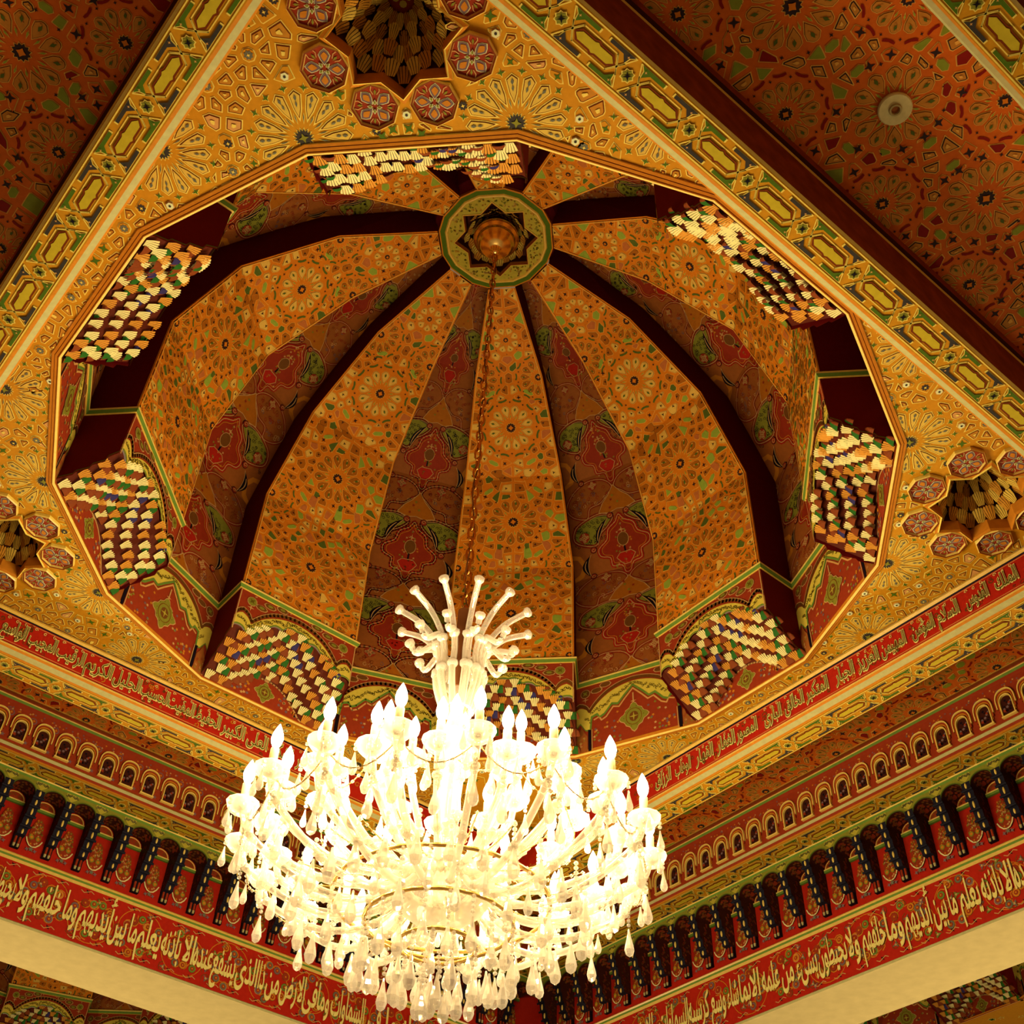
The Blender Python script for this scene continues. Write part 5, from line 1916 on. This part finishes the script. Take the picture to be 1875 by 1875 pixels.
def make_hood():
    root = empty('corbel_arch', (0, 0, 0))
    # arch between two corbels: x along, y from the spandrel face back, z from the spring
    w = (PW - 0.027) / 2
    n = 12
    arc = [(-w * cos(pi * i / n), w * 0.78 * sin(pi * i / n)) for i in range(n + 1)]
    mb = MB()
    mb.grid([[(x, 0.0, z) for x, z in arc], [(x, 0.068, z) for x, z in arc]], 'darkbrown', False, True)
    for i in range(60):
        a = pi * rng.uniform(0.08, 0.92)
        y = rng.uniform(0.006, 0.062)
        x, z = -w * cos(a), w * 0.78 * sin(a)
        tx, tz = sin(a), 0.78 * cos(a)
        L = math.hypot(tx, tz)
        tx, tz = tx / L, tz / L
        nx, nz = cos(a), -sin(a)
        q = []
        for k in range(6):
            b = 2 * pi * k / 6
            q.append((x + tx * 0.004 * cos(b) + nx * 0.0012, y + 0.005 * sin(b), z + tz * 0.004 * cos(b) + nz * 0.0012))
        mb.poly(q, ('brown', 'redpanel', 'dome_brown')[i % 3])
    tag(mb.build('barrel', root), 'dark brown painted barrel')
    # face of the spandrel round the arch
    mb = MB()
    top = 0.050
    hw = PW / 2
    for i in range(n):
        (x0, z0), (x1, z1) = arc[i], arc[i + 1]
        mb.poly([(x0, 0, z0), (x1, 0, z1), (x1, 0, top), (x0, 0, top)], 'olive')
    for s in (-1, 1):
        mb.poly([(s * w, 0, 0), (s * hw, 0, 0), (s * hw, 0, top), (s * w, 0, top)], 'olive')
    sf = Surf(mb, [([(1, 0, hw), (-1, 0, hw)], lambda u, v, h: (u, -h, v))])
    for s in (-1, 1):
        sf.put([(s * hw, 0.014), (s * hw, 0.046), (s * (hw - 0.018), 0.046), (s * (hw - 0.020), 0.032)], 'medallion', 1)
        for k in range(4):
            curl(sf, s * (hw - 0.004 - 0.004 * k), 0.034 - 0.003 * (k % 2), 0.0036, s, 'navy', 0.0018, 2, k)
        sf.put([(s * hw, 0.002), (s * hw, 0.0075), (s * (w - 0.001), 0.0075), (s * (w + 0.000), 0.002)], 'goldlite', 3)
    tag(mb.build('spandrel', root), 'olive spandrel with scroll marks')
    mb = MB()
    outer = [(x * 1.07, z * 1.09) for x, z in arc]
    ribbon(mb, arc, outer, -0.0035, 0.0, 'dgreen')
    tag(mb.build('arch_edge', root), 'green arch edge')
    # red lunette and panel on the wall behind
    mb = MB()
    sf = Surf(mb, [([], lambda u, v, h: (u, 0.0675 - h, v))])
    lun = [(-w * 0.86 * cos(pi * i / n), -0.003 + w * 0.72 * sin(pi * i / n)) for i in range(n + 1)]
    mb.poly([(x, 0.0675, z) for x, z in lun], 'orange')
    sf.put(scaled(lun, 0.9), 'redpanel', 1)
    sf.stroke(lun, 0.0028, 'goldlite', 2)
    for k in range(7):
        curl(sf, rng.uniform(-0.018, 0.018), rng.uniform(0.003, 0.015), 0.004, 1, 'brown', 0.0016, 2, k)
    mb.box((0, 0.064, -0.006), (w * 0.92, 0.004, 0.0018), 'goldlite')
    mb.box((0, 0.064, -0.0115), (w * 0.92, 0.004, 0.0034), 'greenpaint')
    tag(mb.build('lunette', root), 'red lunette over a gold and green bar')
    mb = MB()
    med = []
    for k in range(28):
        a = 2 * pi * k / 28
        r = 1 + 0.10 * cos(2 * a + pi)
        med.append((0.019 * r * cos(a) * (1.12 - 0.25 * sin(a)), -0.078 + 0.046 * sin(a)))
    mb.poly([(x, 0.0665, z) for x, z in med], 'redpanel')
    sf = Surf(mb, [([], lambda u, v, h: (u, 0.0665 - h, v))])
    for k in range(60):
        a, r = rng.uniform(0, 6.28), sqrt(rng.random()) * 0.9
        x, z = 0.019 * r * cos(a), -0.078 + 0.046 * r * sin(a)
        sf.put(star(x, z, 4, 0.0042, 0.0016, k), ('orange', 'olive', 'brown', 'creamline', 'redpanel')[k % 5], 1 + k % 3)
    for s in (-1, 1):
        sf.stroke([(s * 0.0, -0.124), (s * 0.010, -0.121), (s * 0.019, -0.111), (s * 0.024, -0.100)], 0.0034, 'cream', 4)
        sf.put(ngon(s * 0.010, -0.095, 10, 0.0075), 'olive', 3)
        sf.put(ngon(s * 0.010, -0.095, 8, 0.0045), 'orange', 4)
        sf.put(star(s * 0.012, -0.134, 4, 0.007, 0.003, 0.4), 'mauve', 4)
    sf.put(star(0, -0.131, 5, 0.009, 0.004, 0.3), 'bluegrey', 4)
    tag(mb.build('painted_medallion', root), 'floral medallion on the red wall')
    return root


niche0, corbel0, hood0 = make_niche(), make_corbel(), make_hood()
remember()
used = set()


def place(proto, sd, h, d, z, label, cat, group):
    o = proto if proto.name not in used else copy_tree(proto)
    used.add(proto.name)
    P = FR[sd]
    n, hd = SIDES[sd]
    o.location = W3(*P(h, d, z))
    # local x = along (to the right), local y = outward
    o.rotation_euler = (0, 0, math.atan2(hd[1], hd[0]))
    if sd in ('left', 'right'):
        # hd x n must be +z for a plain rotation; both walls satisfy it
        pass
    return tag(o, label, cat, group)


H_RANGE = {'right': (-WA, 0.66), 'left': (-0.70, WA)}
PHN = {'right': 0.402 + 0.014 + 0.0, 'left': -0.4914 + 0.0065}
PHC = {'right': 0.3942 + 0.014, 'left': -0.4009 + 0.0065}
ZSP = -0.176
for sd in ('left', 'right'):
    a0, a1 = H_RANGE[sd]
    for i in range(-40, 41):
        h = PHN[sd] + i * PN
        if a0 + 0.05 < h < a1 - 0.05:
            place(niche0, sd, h, WA, -0.094, 'small gold-framed blind arch in the arcade row high on the %s wall' % sd, 'blind arch', 'arches of the %s wall arcade' % sd)
        h = PHC[sd] + i * PW
        c0, c1 = (-(WS), a1) if sd == 'right' else (a0, WS)
        if c0 + 0.030 < h < c1 - 0.030:
            place(hood0, sd, h, WS, ZSP, 'dark brown arch over a red panel between black corbels on the %s wall' % sd, 'arch', 'arches between the %s wall corbels' % sd)
        h += PW / 2
        if c0 + 0.012 < h < c1 - 0.012:
            place(corbel0, sd, h, WS, ZSP, 'stepped black corbel with gold beading on the %s wall' % sd, 'corbel', 'corbels of the %s wall' % sd)

# ------------------------------------------------------------------ vaults of the neighbouring bays, seen under the lintels
CAMP = Vector((0.3501, -1.9904, -2.0392))


def ray(px, py, w):
    return CAMP + (fw + r2 * ((px - 937.5) / fpx) - u2 * ((py - 937.5) / fpx)) * w


def neighbour(px, py, w, turn, side):
    p = ray(px, py, w)
    d = Vector((p.x - CAMP.x, p.y - CAMP.y)).normalized()
    a = math.atan2(d.x, -d.y) / D + turn
    dx, dy = sin(a * D), -cos(a * D)
    cx, cy_ = p.x - dx * 0.845, p.y - dy * 0.845
    zo = p.z - 0.2487
    for k, kind in ((-45, 1), (-22.5, 0), (0, 1), (22.5, 0), (45, 1)):
        o = copy_tree(raised0 if kind else recess0)
        place_bay(o, a + k, cx, cy_, zo)
        wh = {-45: 'first', -22.5: 'second', 0: 'middle', 22.5: 'fourth', 45: 'fifth'}[k]
        tag(o, '%s %s panel from the left in the distant vault under the %s lintel' % (wh, 'orange' if kind else 'red', side), 'vault panel', 'distant vault panels under the %s lintel' % side)
    mb = MB()
    rim = [(cx + cos((a + 11.25 + 22.5 * k) * D - pi / 2), cy_ + sin((a + 11.25 + 22.5 * k) * D - pi / 2)) for k in range(16)]
    n = Vector((dx, dy))
    t = Vector((-dy, dx))
    sq = [(cx + (n * i + t * j).x, cy_ + (n * i + t * j).y) for i, j in ((1.5, 1.5), (-1.05, 1.5), (-1.05, -1.5), (1.5, -1.5))]
    flat_with_holes(mb, sq, [rim], zo, 'strap')
    sf = Surf(mb, [([], lambda u, v, h: (u, v, zo - h))])
    sf.stroke(rim, 0.03, 'orange', 1, True)
    sf.stroke(rim, 0.008, 'goldlite', 2, True)
    for i in range(500):
        r_, b_ = rng.uniform(1.04, 1.4), rng.uniform(0, 2 * pi)
        sf.starcell(star(cx + r_ * cos(b_), cy_ + r_ * sin(b_), 5, 0.018, 0.009, i), ('green', 'petal', 'navy')[i % 3], 'strap_line', 0.7)
    o = mb.build('ceiling', world=True, origin=(cx, cy_, zo))
    tag(o, 'orange ceiling of the distant vault under the %s lintel' % side, 'ceiling', kind='structure')


neighbour(93, 1819, 6.0, 0.0, 'left')
neighbour(1745, 1745, 5.6, -33.0, 'right')


# ------------------------------------------------------------------ chandelier
def bez(p, n):
    """Catmull-Rom through the points"""
    P_ = [Vector(q) for q in p]
    P_ = [P_[0] * 2 - P_[1]] + P_ + [P_[-1] * 2 - P_[-2]]
    res = []
    for i in range(1, len(P_) - 2):
        for k in range(n):
            t = k / n
            a, b, c, d = P_[i - 1], P_[i], P_[i + 1], P_[i + 2]
            res.append(0.5 * ((2 * b) + (c - a) * t + (2 * a - 5 * b + 4 * c - d) * t * t + (3 * b - a - 3 * c + d) * t ** 3))
    res.append(P_[-2])
    return res


CZ = -0.98       # height of the chandelier's hub
ch = empty('chandelier', (0, 0, CZ), 0.1, 'huge lit crystal chandelier with candle bulbs hanging from the dome', 'chandelier')


def part(mb, name, label=None, parent=None):
    return tag(mb.build(name, parent or ch), label)


zl = lambda z: z - CZ
# canopy under the medallion
mb = MB()
mb.lathe([(0.030, zl(1.315)), (0.066, zl(1.312)), (0.0725, zl(1.306)), (0.0735, zl(1.298)), (0.070, zl(1.291)), (0.063, zl(1.288)), (0.060, zl(1.283)), (0.061, zl(1.276)), (0.058, zl(1.270)), (0.054, zl(1.266)),
          (0.051, zl(1.256)), (0.045, zl(1.247)), (0.034, zl(1.239)), (0.021, zl(1.234)), (0.015, zl(1.231)), (0.0155, zl(1.218)), (0.011, zl(1.211)), (0.0, zl(1.209))], 'brass', n=40)
part(mb, 'canopy', 'polished brass ceiling canopy')
# chain and cord
mb = MB()
L, z, k = 0.036, 1.205, 0
while z > -0.33:
    a = (k % 2) * pi / 2 + 0.4
    ring = []
    for i in range(11):
        b = 2 * pi * i / 10
        x = 0.0085 * cos(b)
        ring.append((x * cos(a), x * sin(a), zl(z - L / 2) + 0.0235 * sin(b)))
    mb.tube(ring, 0.0028, 'chain_gold', 6, cap=False)
    z -= L
    k += 1
part(mb, 'chain', 'gold link chain')
mb = MB()
mb.tube([(0.006 * sin(i * 1.1), 0.006 * cos(i * 1.3), zl(1.2 - 1.52 * i / 30)) for i in range(31)], 0.0022, 'rod', 5)
part(mb, 'power_cord', 'brown cord wound along the chain')
mb = MB()
mb.tube([(0, 0, zl(-0.285)), (0, 0, zl(-0.29)), (0, 0, zl(-0.50))], 0.0155, 'rod', 12)
part(mb, 'stem', 'brown upper stem')
mb = MB()
mb.lathe([(0.012, zl(-0.50)), (0.020, zl(-0.52)), (0.013, zl(-0.56)), (0.021, zl(-0.60)), (0.023, zl(-0.63)), (0.013, zl(-0.68)), (0.018, zl(-0.72)), (0.024, zl(-0.79)), (0.018, zl(-0.86)), (0.030, zl(-0.92)), (0.036, zl(-0.95))], 'crystal', n=16)
part(mb, 'column', 'cut glass baluster column')
mb = MB()
mb.lathe([(0.03, zl(-0.90)), (0.075, zl(-0.925)), (0.098, zl(-0.95)), (0.10, zl(-0.965)), (0.082, zl(-0.995)), (0.05, zl(-1.02)), (0.0, zl(-1.03))], 'glass_tube', n=24)
part(mb, 'hub_bowl', 'glass bowl that carries the arms')


# drops
def drop_mesh(mb, c, s, mat='crystal', n=7):
    prof = [(0.0, 0.0), (0.0018, -0.002), (0.002, -0.006), (0.0042, -0.018), (0.0082, -0.034), (0.0092, -0.041), (0.0068, -0.049), (0.0, -0.054)]
    mb.lathe([(r * s, z_ * s) for r, z_ in prof], mat, c, n, False)


def beads(mb, c, n, r, gap):
    for i in range(n):
        zz = c[2] - gap * i
        mb.lathe([(0.0, r), (r * 0.9, r * 0.4), (r * 0.9, -r * 0.4), (0.0, -r)], 'crystal', (c[0], c[1], zz), 6, False)


def make_arm(rad, ztip, dip, seed, lower):
    """one arm in its own frame: x outward from the axis, z from the hub"""
    rs = random.Random(seed)
    zc = zl(ztip)                 # flame tip
    zb = zc - 0.050               # base of bulb
    zp = zb - 0.052               # drip pan
    mb = MB()
    path = bez([(0.07, 0, 0.022), (0.13, 0, dip), (rad * 0.62, 0, dip * 0.9 + 0.0), (rad * 0.92, 0, zp - 0.055), (rad, 0, zp)], 6)
    mb.tube(path, 0.0068, 'glass_tube', 7)
    for t in (6, 13, 19):
        p = path[min(t, len(path) - 1)]
        mb.lathe([(0.0, 0.010), (0.0095, 0.003), (0.0095, -0.003), (0.0, -0.010)], 'crystal', p, 8, False)
    arm = part(mb, 'arm', 'curved glass tube arm')
    mb = MB()
    mb.lathe([(0.008, zp - 0.014), (0.018, zp - 0.009), (0.028, zp + 0.003), (0.031, zp + 0.011), (0.029, zp + 0.010), (0.025, zp + 0.003), (0.008, zp - 0.004)], 'crystal', (rad, 0, 0), 12)
    mb.lathe([(0.0085, zp - 0.008), (0.013, zp + 0.006), (0.010, zp + 0.012)], 'crystal', (rad, 0, 0), 10)
    tag(mb.build('drip_pan', arm), 'scalloped glass pan')
    mb = MB()
    mb.lathe([(0.0078, zp), (0.0078, zb - 0.002), (0.0055, zb), (0.0, zb)], 'cream', (rad, 0, 0), 10)
    tag(mb.build('candle', arm), 'cream candle sleeve')
    mb = MB()
    mb.lathe([(0.005, zb), (0.0095, zb + 0.010), (0.0112, zb + 0.019), (0.0095, zb + 0.030), (0.005, zb + 0.042), (0.0018, zb + 0.049), (0.0, zb + 0.052)], 'lit_bulb', (rad, 0, 0), 12)
    tag(mb.build('bulb', arm), 'glowing flame-shaped bulb')
    for k in range(4 if lower else 3):
        a = k * pi / 2 + 0.5 + rs.uniform(-0.2, 0.2)
        cx, cy_ = rad + 0.029 * cos(a), 0.029 * sin(a)
        mb = MB()
        nb = rs.choice((1, 2, 2, 3))
        beads(mb, (cx, cy_, zp + 0.004), nb, 0.0042, 0.0085)
        drop_mesh(mb, (cx, cy_, zp + 0.006 - nb * 0.0085), rs.uniform(0.72, 0.95))
        tag(mb.build('crystal_drop', arm), 'pear-shaped crystal drop')
    if lower:
        mb = MB()
        beads(mb, (rad * 0.97, 0.0, zp - 0.03), 5, 0.0042, 0.0088)
        drop_mesh(mb, (rad * 0.97, 0.0, zp - 0.072), 1.05)
        tag(mb.build('crystal_drop', arm), 'long hanging crystal drop')
    return arm


tiers = [(18, 0.388, -0.785, -0.030, 0.0, True), (18, 0.335, -0.775, 0.010, 10.0, True), (12, 0.245, -0.70, 0.06, 4.0, False), (8, 0.13, -0.655, 0.10, 12.0, False)]
for n, rad, zt, dip, off, lower in tiers:
    proto = make_arm(rad, zt, dip, int(rad * 1000), lower)
    remember()
    for k in range(n):
        o = proto if k == 0 else copy_tree(proto, ch)
        ang = (off + 360.0 * k / n) * D
        o.rotation_euler = (0, 0, ang)
        lamp('bulb_light', Vector((rad * cos(ang), rad * sin(ang), zl(zt) - 0.030)) * S, BULB_W, 0.03, ch)

# festoons of beads between the arms
for n, rad, zt in ((18, 0.375, -0.79), (12, 0.245, -0.71)):
    for k in range(n):
        mb = MB()
        a0, a1 = 2 * pi * k / n, 2 * pi * (k + 1) / n
        m_ = 9
        wire = []
        for i in range(m_):
            t = (i + 0.5) / m_
            a = a0 + (a1 - a0) * t
            zz = zl(zt) - 0.10 - 0.16 * t * (1 - t) * 1.2
            mb.lathe([(0.0, 0.0042), (0.0038, 0.0), (0.0, -0.0042)], 'crystal', (rad * cos(a), rad * sin(a), zz), 6, False)
            wire.append((rad * cos(a), rad * sin(a), zz))
        mb.tube(wire, 0.0012, 'brass', 4)
        part(mb, 'bead_festoon', 'swag of crystal beads')

# basket of drops under the hub
mb = MB()
for rr, zz in ((0.20, -0.985), (0.135, -1.03), (0.07, -1.07)):
    mb.tube([(rr * cos(2 * pi * i / 30), rr * sin(2 * pi * i / 30), zl(zz)) for i in range(31)], 0.004, 'brass', 6, cap=False)
part(mb, 'basket_ring', 'brass rings of the lower basket')
protos = []
for i, (nb, sc) in enumerate(((4, 1.25), (6, 1.15), (3, 1.0))):
    mb = MB()
    beads(mb, (0, 0, -0.004), nb, 0.0046, 0.0095)
    drop_mesh(mb, (0, 0, -0.002 - nb * 0.0095), sc)
    o = part(mb, 'crystal_pendant', 'string of beads ending in a crystal drop')
    protos.append(o)
used_p = set()
cnt = 0
for rr, zz, n, pi_ in ((0.265, -0.955, 30, 0), (0.20, -0.985, 26, 1), (0.135, -1.03, 20, 0), (0.07, -1.07, 12, 2), (0.02, -1.085, 4, 0)):
    for k in range(n):
        p0 = protos[(pi_ + (k % 2) * (1 if rr < 0.25 else 0)) % 3]
        o = p0 if p0.name not in used_p else copy_tree(p0, ch)
        used_p.add(p0.name)
        a = 2 * pi * (k + 0.3 * cnt) / n
        o.location = Vector((rr * cos(a), rr * sin(a), zl(zz))) * S
        cnt += 1 if k == n - 1 else 0
# bead strings from basket to hub
for k in range(24):
    mb = MB()
    a = 2 * pi * k / 24
    wire = [(r_ * cos(a), r_ * sin(a), zl(-0.945 - 0.010 * t - 0.05 * t * (1 - t))) for r_, t in [(0.095 + 0.17 * i / 8, i / 8) for i in range(9)]]
    mb.tube(wire, 0.0012, 'brass', 4)
    for i in range(9):
        t = i / 8
        r_ = 0.095 + 0.17 * t
        mb.lathe([(0.0, 0.0044), (0.004, 0.0), (0.0, -0.0044)], 'crystal', (r_ * cos(a), r_ * sin(a), zl(-0.945 - 0.010 * t - 0.05 * t * (1 - t))), 6, False)
    part(mb, 'bead_string', 'string of beads over the basket')


# crown of glass fronds
def make_frond(r_out, z_out, segs):
    mb = MB()
    pts = bez([(0.030, 0, zl(-0.56)), (0.050, 0, zl(-0.49)), (0.046, 0, zl(-0.43)), (0.060, 0, zl(-0.385)), (0.095, 0, zl(z_out - 0.028)), (r_out, 0, zl(z_out))], 6)
    n = len(pts)
    cuts = [0, 8, 17, n - 1]
    for a, b in zip(cuts, cuts[1:]):
        mb.tube(pts[a:b + 1], 0.0066, 'glass_tube', 8)
    for c in cuts[1:]:
        p = pts[c]
        q = (pts[c] - pts[c - 1]).normalized()
        mb.tube([p - q * 0.010, p - q * 0.004, p + q * 0.003, p + q * 0.006], [0.007, 0.0112, 0.0112, 0.007], 'crystal', 9)
    return part(mb, 'glass_frond', 'curved glass frond with flared knobs')


fr1, fr2 = make_frond(0.148, -0.315, 3), make_frond(0.115, -0.385, 3)
remember()
for k in range(12):
    o = fr1 if k == 0 else copy_tree(fr1, ch)
    o.rotation_euler = (0, 0, (k * 30 + 14) * D)
for k in range(10):
    o = fr2 if k == 0 else copy_tree(fr2, ch)
    o.rotation_euler = (0, 0, (k * 36 + 3) * D)
